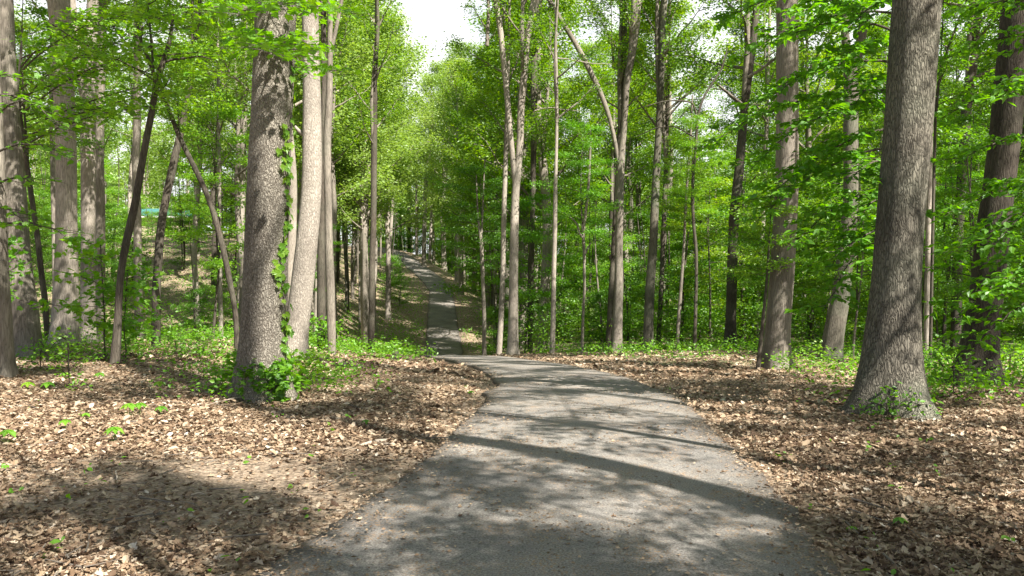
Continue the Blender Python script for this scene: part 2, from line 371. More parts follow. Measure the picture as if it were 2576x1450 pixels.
green_v = sm((YY - 16) / 8) * sm((np.abs(side(XX, YY)) - 2.4) / 2.5)
green_v = green_v * np.where(XX < path_x(YY), .5, 1.0)
for nm, arr in (('soil', soil_v), ('green', green_v)):
    at_ = me.attributes.new(nm, 'FLOAT', 'POINT'); at_.data.foreach_set('value', arr.reshape(-1).astype(np.float32))
tag(link('ground', me), kind='structure')

py_ = np.concatenate([np.arange(-30, 0, .5), np.arange(0, 24, .07), np.arange(24, 60, .2), np.arange(60, 150, .5)])
cols = np.array([-1.0, -.985, -.95, -.8, -.4, 0, .4, .8, .95, .985, 1.0])
hw = half_w(py_) * slope(py_)
jl = .03 * np.sin(py_ * 1.3) + .012 * np.sin(py_ * 5.3 + 1) + .012 * np.sin(py_ * 11.7) + rng.normal(0, .014, len(py_))
jr = .03 * np.sin(py_ * 1.1 + 2) + .012 * np.sin(py_ * 6.1) + .012 * np.sin(py_ * 12.9 + 1) + rng.normal(0, .014, len(py_))
jl = jl + .15 * np.exp(-((py_ - 13.6) / .9) ** 2) - .12 * np.exp(-((py_ - 12.3) / .5) ** 2)
PX = path_x(py_)[:, None] + cols[None, :] * hw[:, None] + np.where(cols < 0, -cols * jl[:, None], cols * jr[:, None])
PZ = path_z(py_)[:, None] + np.array([-.09, .002, .018, .025, .035, .04, .035, .025, .018, .002, -.09])[None, :]
PYY = np.repeat(py_[:, None], len(cols), 1)
i = np.arange(len(py_) - 1)[:, None] * len(cols); j = np.arange(len(cols) - 1)[None, :]
g = Geo(); g.add(np.stack([PX, PYY, PZ], -1).reshape(-1, 3), np.stack([i + j, i + j + 1, i + len(cols) + j + 1, i + len(cols) + j], -1).reshape(-1, 4))
me = g.mesh('path', [M_ASPH], (0,))
edge = np.tile(np.array([1, .9, .45, 0, 0, 0, 0, 0, .45, .9, 1]), len(py_))
at_ = me.attributes.new('edge', 'FLOAT', 'POINT'); at_.data.foreach_set('value', edge.astype(np.float32))
tag(link('path', me), kind='structure')

# ------------------------------------------------------------------ foliage generators
def unit(v): return v / (np.linalg.norm(v, axis=-1, keepdims=True) + 1e-9)
def put_leaves(g, C, dirs, n, sig, size, tm, mat, droop=.25, tilt=.6):
    """n leaves round each clump centre C, spread sig=(along/across, vertical)"""
    C = np.repeat(C, n, 0); k = len(C)
    off = rng.normal(0, 1, (k, 3)) * np.array([sig[0], sig[0], sig[1]])
    P = C + off
    d = unit(np.repeat(dirs, n, 0) + rng.normal(0, .8, (k, 3))); d[:, 2] = d[:, 2] * .5 - droop
    nn = np.array([0, 0, 1.0]) + rng.normal(0, tilt, (k, 3))
    cl = np.repeat(rng.random(len(dirs)), n)
    g.leaves(P, d, nn, size * rng.uniform(.65, 1.25, k), tm, mat, np.clip(.5 * cl + .5 * rng.random(k), 0, 1))
def make_crown(name, H, Rr, nl, el=(15, 45), nsub=5, ncl=4, nleaf=8, sig=(.35, .2), size=.13, tm=DIAMOND, leaf=None, bark=None,
               stem_r=.09, prof=None, bare=.25, curve_up=.15, tip=True, lean=0.0):
    g = Geo(); C = []; Dd = []
    prof = prof or (lambda t: (1 - t ** 2.2) * .75 + .25)
    zs = np.linspace(0, H, 12); wob = np.stack([.12 * np.sin(zs * .5 + U(0, 6)) + lean * zs, .12 * np.sin(zs * .45 + U(0, 6)), zs], -1)
    wob[0] = (0, 0, 0); wob[1, :2] *= .4
    ax = lambda h: np.array([np.interp(h, zs, wob[:, k]) for k in range(3)])
    g.tube(wob, np.linspace(stem_r, .012, 12), 7, 1, .05)
    for q in range(nl):
        h = H * (q + U(.1, .9)) / nl; t = h / H
        az = q * 2.39996 + U(-.5, .5); L_ = Rr * prof(t) * U(.65, 1.15); e = R(U(*el)) * (1 + .4 * t)
        p0 = ax(h); d = np.array([math.cos(az) * math.cos(e), math.sin(az) * math.cos(e), math.sin(e)])
        tt = np.linspace(0, 1, 7)[:, None]
        side_ = np.array([-math.sin(az), math.cos(az), 0])
        pts = p0 + d * L_ * tt + side_ * (U(-.15, .15) * L_) * tt ** 2 + np.array([0, 0, curve_up * L_]) * tt ** 2 + rng.normal(0, .02 * L_, (7, 3)) * tt
        r0 = min(stem_r * .6 * (1.05 - t * .7), .02 * L_)
        g.tube(pts, np.linspace(r0, .006, 7), 5, 1)
        for s in range(nsub):
            u = bare + (1 - bare) * (s + U(.2, .9)) / nsub
            b = np.array([np.interp(u * 6, range(7), pts[:, k]) for k in range(3)])
            sg = 1 if s % 2 else -1; a2 = az + sg * R(U(25, 75)); l2 = L_ * U(.18, .38) * (1.25 - u * .5) + .1
            e2 = e * .5 + R(U(-12, 18)); d2 = np.array([math.cos(a2) * math.cos(e2), math.sin(a2) * math.cos(e2), math.sin(e2)])
            p2 = b + d2 * l2 * np.linspace(0, 1, 4)[:, None] + np.array([0, 0, -.08 * l2]) * (np.linspace(0, 1, 4)[:, None] ** 2)
            g.tube(p2, np.linspace(max(.005, r0 * .35), .003, 4), 3, 1, cap=False)
            for c in range(ncl):
                v = (c + U(.3, 1.1)) / ncl
                C.append(b + d2 * l2 * v + rng.normal(0, .06 * l2 + .02, 3)); Dd.append(d2)
        C.append(pts[-1]); Dd.append(d)
    for _ in range(max(2, nl // 3) if tip else 0): C.append(ax(H) + rng.normal(0, .3, 3) * Rr * .3); Dd.append(np.array([0, 0, 1.0]))
    put_leaves(g, np.array(C), np.array(Dd), nleaf, sig, size, tm, 0)
    return g.mesh(name, [leaf or M_LEAF, bark or BARK['grey']], (1,))

CANOPY = [make_crown('canopy_crown', U(13, 16), U(4.2, 5.2), 20, (15, 50), 6, 4, 40, (.32, .18), .155, DIAMOND, M_LEAF, BARK['grey'], .15) for _ in range(4)]
THIN = [make_crown('thin_crown', U(12, 15), U(3.6, 4.6), 14, (20, 55), 5, 3, 32, (.28, .17), .15, DIAMOND, M_LEAF, BARK['grey'], .14) for _ in range(3)]
GAPPY = [make_crown('gappy_crown', U(11, 14), U(3.8, 4.6), 9, (15, 50), 4, 2, 100, (.34, .20), .16, DIAMOND, M_LEAF, BARK['grey'], .15, bare=.45) for _ in range(3)]
DAPPLE = [make_crown('dappling_crown', U(8, 9.5), U(3.8, 4.6), 13, (5, 35), 5, 3, 30, (.17, .12), .12, DIAMOND, M_LEAF, BARK['grey'], .05, bare=.2) for _ in range(3)]
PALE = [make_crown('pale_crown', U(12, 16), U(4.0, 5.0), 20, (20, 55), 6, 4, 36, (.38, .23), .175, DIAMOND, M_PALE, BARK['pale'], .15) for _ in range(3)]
MID = [make_crown('layered_crown', U(6, 8), U(2.6, 3.4), 18, (2, 22), 7, 5, [16, 24, 14, 18][q_], (.26, .07), [.12, .09, .135, .11][q_], DIAMOND, [M_UNDER, M_UNDER, M_LEAF, M_NEAR][q_], BARK['dark'], .045,
                  lambda t: math.sin(math.pi * (.12 + .83 * t)) * .8 + .25, .2, -.05) for q_ in range(4)]
LOW = [make_crown('shrub_crown', U(2.4, 3.4), U(1.1, 1.6), 14, (5, 35), 6, 4, 11, (.16, .06), .105, DIAMOND, M_UNDER, BARK['dark'], .022,
                  lambda t: math.sin(math.pi * (.2 + .75 * t)) * .8 + .25, .15, -.03) for _ in range(4)]

# ------------------------------------------------------------------ trees traced from where they stand
def dense(pts, n):
    pts = np.asarray(pts, float); d = np.concatenate([[0], np.cumsum(np.linalg.norm(np.diff(pts[:, :3], axis=0), axis=1))])
    t = np.linspace(0, d[-1], n); out = np.stack([np.interp(t, d, pts[:, k]) for k in range(pts.shape[1])], -1)
    for _ in range(2): out[1:-1] = .25 * out[:-2] + .5 * out[1:-1] + .25 * out[2:]
    return out
def trunk_curve(pts, Y, ztop=None, rtop=.06):
    """pixel polyline (bottom first) with widths -> metres at depth Y, carried on above the frame"""
    a = np.array([[*at(x, y, Y), w_ * Y / FPX / 2] for x, y, w_ in pts])
    if ztop and ztop > a[-1, 2] + .5:
        k = max(0, len(a) - 3); d = (a[-1, :3] - a[k, :3]); d = d / (abs(d[2]) + 1e-6); r0 = a[-1, 3]
        n = 6; ex = []
        for q in range(1, n + 1):
            h = (ztop - a[-1, 2]) * q / n
            ex.append([*(a[-1, :3] + d * h * (1 - .35 * q / n)), r0 + (min(rtop, r0) - r0) * q / n])
            ex[-1][2] = a[-1, 2] + h
        a = np.concatenate([a, ex])
    return a
CROWNS = {'gappy': GAPPY, 'dapple': DAPPLE, 'canopy': CANOPY, 'thin': THIN, 'pale': PALE, 'mid': MID, 'low': LOW}
TREES = []
def tree(label, bark, pts, Y=None, H=22, crown=('canopy', 9.5, 1.0), limbs=(), group=None, flare=1.0, name='tree', cat='tree', twigs=()):
    if Y is None: Y = hit(pts[0][0], pts[0][1])[1]
    base = at(pts[0][0], pts[0][1], Y); base[2] = gz(base[0], base[1])
    t = thing(name, base, label, cat, group); TREES.append((base[0], base[1]))
    rel = lambda a: np.concatenate([a[:, :3] - base, a[:, 3:]], 1)
    a = rel(trunk_curve(pts, Y, base[2] + H if H else None)); a[0, 2] = 0
    big = a[0, 3] > .16
    n = int(max(18, min(90, (a[-1, 2]) / .22))); b = dense(a, n)
    low = np.array([[*(b[0, :3] - [0, 0, .35]), b[0, 3] * 1.1]]); b = np.concatenate([low, b])
    ph = rng.uniform(0, 6.28, 3); zz = b[:, 2]
    def fl(th, k):
        z_ = np.clip(zz[np.clip(k, 0, len(zz) - 1)], 0, None)
        lob = .5 + .5 * np.cos(4 * th + ph[0] + .6 * np.sin(th + ph[1]))
        return 1 + flare * .38 * np.exp(-z_ / .30) * (.25 + lob * 1.15)
    g = Geo(); g.tube(b[:, :3], b[:, 3], 26 if big else 12, 0, .035 if big else .07, fl if big else None)
    for lp in limbs:
        lz = lp[1] if len(lp) > 1 else None
        la = dense(rel(trunk_curve(lp[0], Y, base[2] + lz if lz else None, .03)), 26)
        g.tube(la[:, :3], la[:, 3], 10, 0, .06)
    for tw in twigs:
        la = dense(rel(np.array([[*at(x, y, Y + dy), w_ * Y / FPX / 2] for x, y, w_, dy in tw])), 12); g.tube(la[:, :3], la[:, 3], 5, 0, .05)
    link('trunk', g.mesh('trunk', [BARK[bark]], (0,)), t)
    if crown:
        kind, ch, sc = crown[:3]
        cz = np.array([np.interp(ch, b[:, 2], b[:, k]) for k in range(2)])
        m_ = CROWNS[kind][int(rng.integers(len(CROWNS[kind])))]
        link('crown', m_, t, (cz[0], cz[1], ch), U(0, 6.28), sc)
        for lp in limbs:
            if len(lp) > 2:
                e = rel(trunk_curve(lp[0], Y, base[2] + lp[1], .03))[-1]
                link('crown', CROWNS[kind][int(rng.integers(len(CROWNS[kind])))], t, (e[0], e[1], e[2] - lp[2]), U(0, 6.28), sc * .7)
    return t

rng = np.random.default_rng(101)
# -- foreground
OAK = tree('thick oak trunk with plated bark and green creeper, nearest tree left of the path', 'oak',
     [(660, 1000, 128), (661, 920, 120), (663, 850, 115), (666, 750, 112), (670, 600, 108), (675, 450, 106), (683, 300, 103), (690, 100, 101), (693, 0, 101)], None, 24, ('canopy', 11, 1.0))
BIG = tree('massive grey-green trunk with flared roots in dry leaves, nearest tree right of the path', 'rough',
     [(2241, 1040, 170), (2242, 964, 155), (2244, 894, 143), (2246, 842, 134), (2251, 773, 121), (2256, 703, 116), (2263, 600, 114), (2270, 478, 113), (2284, 347, 113), (2295, 156, 114), (2308, 0, 114)], None, 24, ('gappy', 8, .65), flare=1.25)
tree('dark leaning trunk at the right edge, broad base behind the massive grey-green trunk', 'shade_dark',
     [(2450, 968, 100), (2459, 894, 88), (2466, 842, 82), (2475, 790, 78), (2490, 669, 77), (2494, 600, 76), (2511, 486, 72), (2526, 364, 71), (2536, 260, 70), (2550, 139, 71), (2558, 35, 72)], None, 22, ('thin', 11, .9), flare=1.4)
tree('tall straight brown trunk with diagonal sun flecks, at the right edge of the clearing', 'grey',
     [(1953, 930, 66), (1953, 895, 64), (1957, 825, 61), (1962, 755, 60), (1968, 686, 59), (1974, 582, 57), (1979, 490, 56), (1980, 416, 55), (1981, 312, 54), (1980, 104, 53), (1980, 0, 53)], None, 24, ('thin', 11, 1.0))
tree('forked grey trunk leaning at its foot, between tall straight brown and massive trunks', 'mossy',
     [(2088, 900, 50), (2094, 860, 50), (2102, 808, 47), (2114, 755, 45), (2123, 669, 40), (2132, 600, 39), (2141, 520, 39), (2142, 434, 38), (2140, 347, 36), (2142, 208, 37), (2134, 150, 26), (2125, 90, 19), (2124, 0, 19)], 22.5, 22, ('thin', 10, .9),
     limbs=[([(2143, 195, 28), (2156, 150, 24), (2168, 100, 22), (2180, 0, 22)], 20)])
tree('pale edge-of-frame trunk at far left, its lower half in shadow', 'grey',
     [(2, 948, 56), (4, 880, 52), (2, 800, 50), (-2, 700, 44), (-6, 530, 40), (-14, 300, 38), (-26, 0, 36)], None, 22, ('thin', 10, .9))
tree('broad grey trunk with spreading base at far left, just inside the frame', 'grey',
     [(66, 884, 74), (62, 790, 66), (52, 700, 57), (47, 650, 54), (40, 530, 52), (30, 416, 53), (18, 208, 42), (6, 0, 48)], 17.5, 23, ('thin', 10, 1.0))
tree('big pale grey trunk with a dead snag near the top left, sunlit foot', 'pale',
     [(160, 862, 68), (162, 842, 66), (165, 773, 61), (167, 703, 58), (167, 634, 53), (167, 547, 50), (167, 416, 48), (163, 277, 48), (158, 173, 48), (153, 70, 47), (147, 0, 52)], 22, 24, ('thin', 12, 1.0),
     limbs=[([(165, 75, 14), (180, 55, 11), (193, 40, 9)],)])
tree('pale trunk forking high into two stems, right of the big pale grey trunk', 'pale',
     [(222, 832, 38), (221, 760, 35), (222, 620, 33), (222, 520, 33), (222, 400, 34), (220, 270, 36), (225, 210, 26), (228, 170, 26), (231, 70, 27), (233, 0, 27)], 25, 23, ('thin', 12, .9),
     limbs=[([(217, 265, 24), (207, 215, 22), (200, 175, 20), (190, 100, 17), (181, 0, 18)], 20, 7)])
tree('grey trunk standing close behind the high-forking pale trunk', 'grey',
     [(252, 832, 24), (252, 600, 24), (252, 520, 24), (250, 400, 20), (252, 260, 20), (255, 150, 20), (257, 0, 22)], 27, 22, ('thin', 11, .9))
tree('thin dark crooked stem between the two leftmost thick trunks and the big pale grey one', 'dark',
     [(121, 822, 14), (112, 740, 14), (104, 690, 13), (95, 600, 13), (86, 540, 12), (78, 485, 13), (62, 380, 12), (50, 290, 11), (41, 208, 10), (33, 130, 8), (26, 60, 6)], 23, None, ('mid', 5, .8))
tree('slim half-lit stem partly hidden by the big pale grey trunk', 'grey',
     [(139, 810, 11), (137, 640, 11), (133, 450, 11), (130, 300, 10), (131, 100, 10), (131, 0, 9)], 30, 18, ('thin', 9, .7))
tree('dark leaning tree with forked top, standing in dry leaves behind the maple sapling', 'dark',
     [(288, 918, 26), (295, 840, 20), (297, 790, 17), (302, 693, 16), (308, 662, 16), (319, 600, 19), (332, 548, 19), (345, 490, 17), (356, 416, 17), (369, 347, 16), (384, 277, 16), (392, 215, 15), (400, 185, 14), (406, 166, 14), (417, 139, 14), (425, 121, 11), (432, 90, 9), (436, 30, 8)], None, None, ('mid', 5.0, .6),
     limbs=[([(393, 205, 11), (380, 167, 10), (367, 132, 9), (355, 104, 8), (345, 60, 6)],),
            ([(412, 158, 7), (428, 151, 6), (470, 146, 5), (505, 142, 4), (535, 150, 3)],),
            ([(388, 203, 5), (350, 178, 4), (300, 150, 4), (240, 125, 4), (190, 100, 4), (140, 68, 3), (115, 50, 2)],)])
tree('dark leaning trunk with pale mottled top, sunlit at its foot, left of the oak', 'dark',
     [(392, 866, 22), (393, 790, 22), (393, 720, 21), (397, 670, 21), (402, 592, 21), (408, 547, 19), (420, 486, 20), (435, 416, 20), (447, 364, 17), (460, 310, 16), (467, 260, 15), (478, 200, 14), (490, 120, 12), (500, 30, 10)], 22, 16, ('mid', 8, .9))
tree('thin bow-shaped stem bending left across the dark leaning trunk', 'dark',
     [(597, 850, 14), (595, 830, 13), (592, 775, 13), (580, 722, 14), (569, 660, 14), (555, 600, 14), (535, 525, 14), (519, 483, 13), (505, 455, 13), (488, 418, 12), (465, 373, 13), (449, 340, 12), (432, 295, 11), (415, 253, 10), (402, 205, 9), (392, 150, 7), (380, 90, 5)], 20, None, ('low', 5.5, .8))
tree('pale mottled slender trunk behind the dark leaning forked tree', 'pale',
     [(352, 832, 21), (347, 720, 20), (346, 548, 19), (341, 410, 19), (346, 330, 19), (345, 260, 18), (345, 150, 14), (343, 60, 13), (342, 0, 12)], 28, 20, ('thin', 9, .8))
tree('pale mottled trunk seen just left of the oak bark', 'pale',
     [(603, 660, 17), (606, 560, 16), (611, 450, 16), (612, 340, 16), (613, 200, 14), (612, 0, 13)], 48, 22, ('canopy', 11, .9))
tree('short sunlit pale stem on the hillside left of the oak', 'pale',
     [(556, 802, 11), (554, 720, 11), (553, 640, 10), (552, 500, 9), (550, 300, 7)], 42, 16, ('thin', 8, .7))
tree('brilliant sunlit white trunk with knots, leaning right behind the oak', 'white',
     [(740, 882, 62), (748, 808, 56), (758, 738, 56), (765, 669, 55), (772, 617, 52), (778, 547, 51), (783, 486, 49), (785, 420, 48), (785, 347, 47), (785, 277, 45), (784, 208, 44), (783, 166, 40), (781, 52, 42), (779, 0, 42)], 20, 24, ('thin', 11, 1.0),
     limbs=[([(765, 338, 16), (752, 330, 10), (742, 318, 6)],)])
tree('smooth grey trunk right of the brilliant white trunk, front one of a pair', 'grey',
     [(835, 868, 21), (832, 756, 21), (830, 686, 21), (827, 600, 19), (826, 512, 18), (824, 450, 19), (823, 347, 20), (829, 240, 18), (830, 140, 14), (830, 0, 14)], 24, 22, ('thin', 11, .9),
     limbs=[([(833, 130, 10), (842, 90, 10), (852, 40, 9), (860, 0, 9)], 16)])
tree('dark trunk tucked behind the smooth grey one, rear one of a pair', 'dark',
     [(808, 840, 22), (808, 690, 21), (808, 600, 18), (811, 512, 14), (812, 340, 12), (815, 200, 13), (814, 100, 13), (814, 0, 13)], 26, 22, ('thin', 11, .9))
tree('tall straight dark trunk left of the far path, pale near its top', 'dark',
     [(934, 864, 17), (935, 755, 16), (936, 650, 16), (939, 580, 15), (940, 486, 15), (941, 347, 15), (942, 277, 14), (943, 190, 12), (947, 139, 10), (951, 60, 10), (949, 0, 8)], 35, 17, ('thin', 9, .75))
for lab, bk, pts, Y, H, cr in [
    ('slim pale stem on the slope, next left from the tall straight dark trunk', 'pale', [(905, 700, 8), (905, 560, 7), (912, 420, 7), (918, 310, 6), (925, 150, 5)], 62, 22, ('pale', 10, .8)),
    ('pale trunk at the left verge where the far path bends', 'pale', [(980, 676, 11), (981, 620, 10), (985, 550, 8), (990, 478, 6), (995, 350, 5)], 92, 24, ('pale', 11, .9)),
    ('thin pale stem close left of the trunk at the bend of the far path', 'pale', [(972, 655, 7), (973, 600, 7), (974, 500, 6), (975, 380, 5)], 100, 22, ('pale', 11, .8)),
    ('leftmost of the thin stems along the far path bend', 'grey', [(957, 634, 5), (958, 582, 5), (956, 480, 5), (955, 400, 4)], 108, 22, ('pale', 11, .8)),
    ('dark trunk at the head of the far path', 'dark', [(1008, 600, 8), (1008, 500, 7), (1007, 400, 6), (1006, 330, 5)], 138, 24, ('pale', 11, .9)),
    ('second dark trunk at the head of the far path, the thicker one', 'dark', [(1029, 592, 10), (1029, 520, 9), (1030, 430, 8), (1032, 330, 7)], 135, 24, ('pale', 11, .9)),
    ('thin light stem standing right above the bend of the far path', 'grey', [(1047, 628, 5), (1047, 520, 5), (1048, 380, 4)], 122, 20, ('pale', 10, .7)),
    ('slender leaning grey trunk on the bank right of the far path bend', 'grey', [(1066, 636, 11), (1068, 560, 11), (1070, 478, 11), (1078, 400, 9), (1085, 330, 7)], 112, 22, ('thin', 10, .7)),
    ('pale leaning stem, right neighbour of the slender leaning grey trunk by the far bend', 'pale', [(1081, 618, 8), (1085, 540, 7), (1090, 470, 6), (1095, 400, 5)], 116, 20, ('thin', 10, .6)),
]: tree(lab, bk, pts, Y, H, cr)
tree('slim dark forked tree first on the right beside the far path', 'grey',
     [(1218, 868, 12), (1218, 790, 10), (1214, 686, 9), (1211, 610, 10), (1204, 560, 5), (1201, 520, 4), (1198, 440, 3)], 38, None, ('mid', 4.0, .75),
     limbs=[([(1211, 600, 6), (1214, 540, 5), (1216, 480, 4), (1220, 400, 3)],)])
tree('slender mottled stem deep in the woods right of the far path', 'grey', [(1244, 730, 9), (1245, 650, 9), (1246, 582, 8), (1248, 400, 7), (1250, 200, 6)], 58, 20, ('canopy', 9, .8))
tree('pale slender trunk left neighbour of the double-stemmed tree', 'pale',
     [(1255, 867, 15), (1262, 773, 14), (1265, 686, 13), (1268, 512, 12), (1273, 380, 11), (1277, 250, 9), (1280, 100, 7)], 36, 17, ('thin', 9, .8))
tree('tall double-stemmed tree with pale base right of the far path', 'pale',
     [(1290, 874, 29), (1291, 800, 25), (1292, 700, 23), (1294, 560, 21), (1297, 480, 19), (1304, 420, 17), (1309, 347, 17), (1311, 260, 18), (1320, 173, 18), (1325, 104, 16), (1337, 35, 16), (1343, 0, 15)], 34, 21, ('thin', 11.5, .85),
     limbs=[([(1297, 475, 13), (1290, 400, 14), (1284, 340, 14), (1280, 300, 14), (1274, 210, 15), (1266, 150, 14), (1258, 60, 14), (1246, 0, 13)], 19, 6)])
tree('dark trunk behind the double-stemmed tree', 'dark',
     [(1333, 846, 13), (1336, 700, 13), (1339, 560, 13), (1341, 450, 14), (1343, 330, 16), (1343, 243, 17), (1344, 173, 17), (1346, 100, 15), (1350, 0, 14)], 44, 22, ('thin', 10, .9))
tree('straight white slender trunk with short side twigs at the clearing edge', 'pale',
     [(1389, 880, 14), (1392, 790, 13), (1393, 686, 12), (1396, 582, 11), (1397, 480, 10), (1399, 400, 8), (1401, 300, 8), (1400, 190, 8), (1398, 132, 7), (1398, 52, 5), (1397, 0, 4)], 33, 15, ('thin', 9.5, .6),
     twigs=[[(1402, 147, 3.5, 0), (1440, 150, 3, .3), (1480, 160, 2.5, .5), (1540, 162, 1.5, .8)], [(1400, 271, 3, 0), (1370, 272, 2.5, -.2), (1345, 279, 2, -.3)],
            [(1401, 275, 3, 0), (1430, 277, 2.5, .2), (1458, 280, 1.5, .4)], [(1399, 180, 3, 0), (1360, 183, 2, .4), (1330, 186, 1.5, .8)]])
tree('thin crooked stem with a small fork, between the white slender trunk and the V-forked tree', 'grey',
     [(1464, 875, 8), (1467, 790, 7), (1471, 720, 7), (1469, 680, 7), (1471, 640, 8), (1467, 592, 7), (1474, 530, 7), (1480, 478, 7), (1484, 400, 6), (1486, 320, 4)], 34, None, ('mid', 5.0, .7),
     limbs=[([(1468, 600, 6), (1459, 590, 5), (1452, 565, 5), (1440, 550, 4), (1428, 543, 3)],), ([(1472, 640, 5), (1480, 622, 4), (1488, 610, 3)],)])
tree('tall V-forked tree with one long limb leaning far left', 'grey',
     [(1551, 869, 27), (1554, 790, 24), (1557, 720, 22), (1557, 650, 20), (1558, 565, 20), (1559, 478, 21), (1561, 420, 22), (1564, 380, 18), (1568, 347, 15), (1572, 295, 14), (1575, 225, 15), (1579, 190, 16), (1590, 139, 18), (1598, 87, 17), (1602, 60, 17), (1604, 0, 16)], 34.5, 21, ('thin', 12.5, .85),
     limbs=[([(1558, 420, 11), (1551, 382, 10), (1546, 347, 10), (1541, 323, 10), (1528, 278, 12), (1520, 257, 13), (1503, 215, 14), (1484, 180, 14), (1466, 142, 14), (1445, 104, 14), (1422, 69, 13), (1405, 42, 13), (1381, 0, 12)], 19, 3)])
tree('dark trunk directly behind the V-forked tree', 'dark',
     [(1532, 864, 18), (1538, 740, 16), (1544, 620, 14), (1552, 480, 14), (1559, 350, 13), (1565, 225, 13), (1569, 140, 14), (1571, 70, 14), (1572, 0, 14)], 36.5, 20, ('thin', 10, .8))
tree('large brown trunk right of the V-forked tree, crown lost in leaves', 'mossy',
     [(1629, 872, 27), (1632, 790, 24), (1634, 738, 24), (1638, 686, 22), (1643, 617, 21), (1646, 547, 21), (1649, 478, 20), (1656, 347, 17), (1662, 225, 16), (1664, 139, 17), (1666, 69, 17), (1671, 0, 17)], 35, 22, ('thin', 10, .9))
tree('dark stem close right of the large brown trunk', 'dark', [(1656, 869, 12), (1660, 790, 12), (1665, 700, 12), (1671, 530, 12), (1676, 400, 11), (1680, 200, 9)], 39, 19, ('canopy', 9, .8))
tree('slender knotty stem with pale foot, left of a twin beside it', 'grey',
     [(1704, 892, 9), (1707, 808, 9), (1711, 755, 9), (1716, 686, 8), (1721, 617, 7), (1725, 512, 7), (1731, 430, 7), (1735, 380, 6), (1739, 312, 5), (1742, 240, 4)], 30, None, ('mid', 4.5, .5))
tree('slender dark wavy stem arching into two branches, right of the knotty one', 'dark',
     [(1747, 898, 9), (1750, 773, 9), (1752, 686, 8), (1751, 617, 8), (1744, 565, 8), (1742, 478, 8), (1743, 450, 7), (1748, 400, 7), (1752, 347, 7), (1754, 295, 7), (1763, 262, 6), (1774, 236, 5), (1793, 208, 5), (1817, 175, 4), (1830, 120, 3)], 29, None, ('mid', 5.0, .5),
     limbs=[([(1753, 292, 5), (1743, 258, 4), (1704, 253, 4), (1670, 255, 3), (1600, 275, 2)],), ([(1745, 345, 4), (1700, 318, 3), (1650, 322, 3), (1600, 345, 2)],)])
tree('stout dark trunk with sunlit right flank and flared foot in the ferny green', 'dark',
     [(1836, 876, 34), (1838, 830, 29), (1838, 808, 27), (1840, 755, 26), (1841, 686, 26), (1844, 617, 25), (1846, 547, 24), (1858, 440, 23), (1866, 350, 21), (1876, 243, 20), (1884, 190, 19), (1892, 120, 19), (1900, 50, 18)], 33, 21, ('canopy', 10, .9))
tree('thin grey stem behind the stout dark trunk', 'grey', [(1870, 780, 9), (1869, 652, 9), (1868, 500, 8), (1866, 300, 7)], 50, 19, ('canopy', 9, .8))
tree('pale leaning trunk seen left of the tall straight brown one', 'pale', [(1902, 810, 13), (1906, 773, 12), (1911, 686, 12), (1917, 600, 13), (1924, 450, 11), (1930, 250, 9)], 44, 20, ('canopy', 10, .8))
tree('short dark leaning stem at the foot of the tall straight brown trunk', 'dark', [(1907, 924, 12), (1914, 860, 11), (1922, 780, 9), (1930, 700, 7), (1936, 600, 5)], 19.5, None, ('low', 2.2, .7))
tree('narrow half-lit trunk showing along the right side of the massive trunk', 'pale', [(2328, 918, 13), (2331, 800, 12), (2335, 600, 12), (2340, 400, 11), (2345, 200, 10), (2350, 0, 9)], 21, 18, ('thin', 10, .7))
tree('dark trunk lost in leaves between the massive trunk and the dark leaning one', 'dark',
     [(2404, 870, 24), (2410, 600, 24), (2416, 500, 24), (2421, 434, 24), (2427, 347, 24), (2432, 260, 24), (2448, 150, 23), (2453, 50, 23), (2456, 0, 22)], 27, 20, ('canopy', 9, .8))
tree('thin slanting stem beside the top of the massive trunk', 'dark', [(2340, 880, 8), (2348, 500, 7), (2355, 240, 6), (2364, 190, 6), (2390, 105, 5), (2412, 50, 5), (2432, 0, 4)], 17, None, ('low', 5.0, .9))

# ------------------------------------------------------------------ woodland behind, as individual trees
def free(x, y, r=.9):
    if abs(float(side(x, y))) < 2.1 + r * .3: return False
    return all((x - a) ** 2 + (y - b) ** 2 > r * r for a, b in TREES)
rng = np.random.default_rng(102)
TRUNKS = []
for k, bk in enumerate(['grey', 'pale', 'dark', 'mossy', 'grey', 'pale']):
    n = 40; z = np.linspace(-.5, 20, n); ph = rng.uniform(0, 6, 4)
    pts = np.stack([.25 * np.sin(z * .22 + ph[0]) + .1 * np.sin(z * .6 + ph[1]), .25 * np.sin(z * .2 + ph[2]) + .1 * np.sin(z * .7 + ph[3]), z], -1); pts[:, :2] -= pts[1, :2]
    rad = np.interp(z, [-.5, 0, .6, 9, 20], [.36, .30, .24, .19, .05])
    g = Geo(); g.tube(pts, rad, 12, 0, .1); TRUNKS.append((g.mesh('trunk', [BARK[bk]], (0,)), pts))
SLIM = []
for k, bk in enumerate(['dark', 'grey', 'dark']):
    n = 24; z = np.linspace(-.4, 8, n); ph = rng.uniform(0, 6, 4)
    pts = np.stack([.16 * np.sin(z * .6 + ph[0]), .16 * np.sin(z * .5 + ph[2]), z], -1); pts[:, :2] -= pts[1, :2]
    g = Geo(); g.tube(pts, np.interp(z, [-.4, 0, 8], [.075, .065, .015]), 8, 0, .1); SLIM.append((g.mesh('trunk', [BARK[bk]], (0,)), pts))
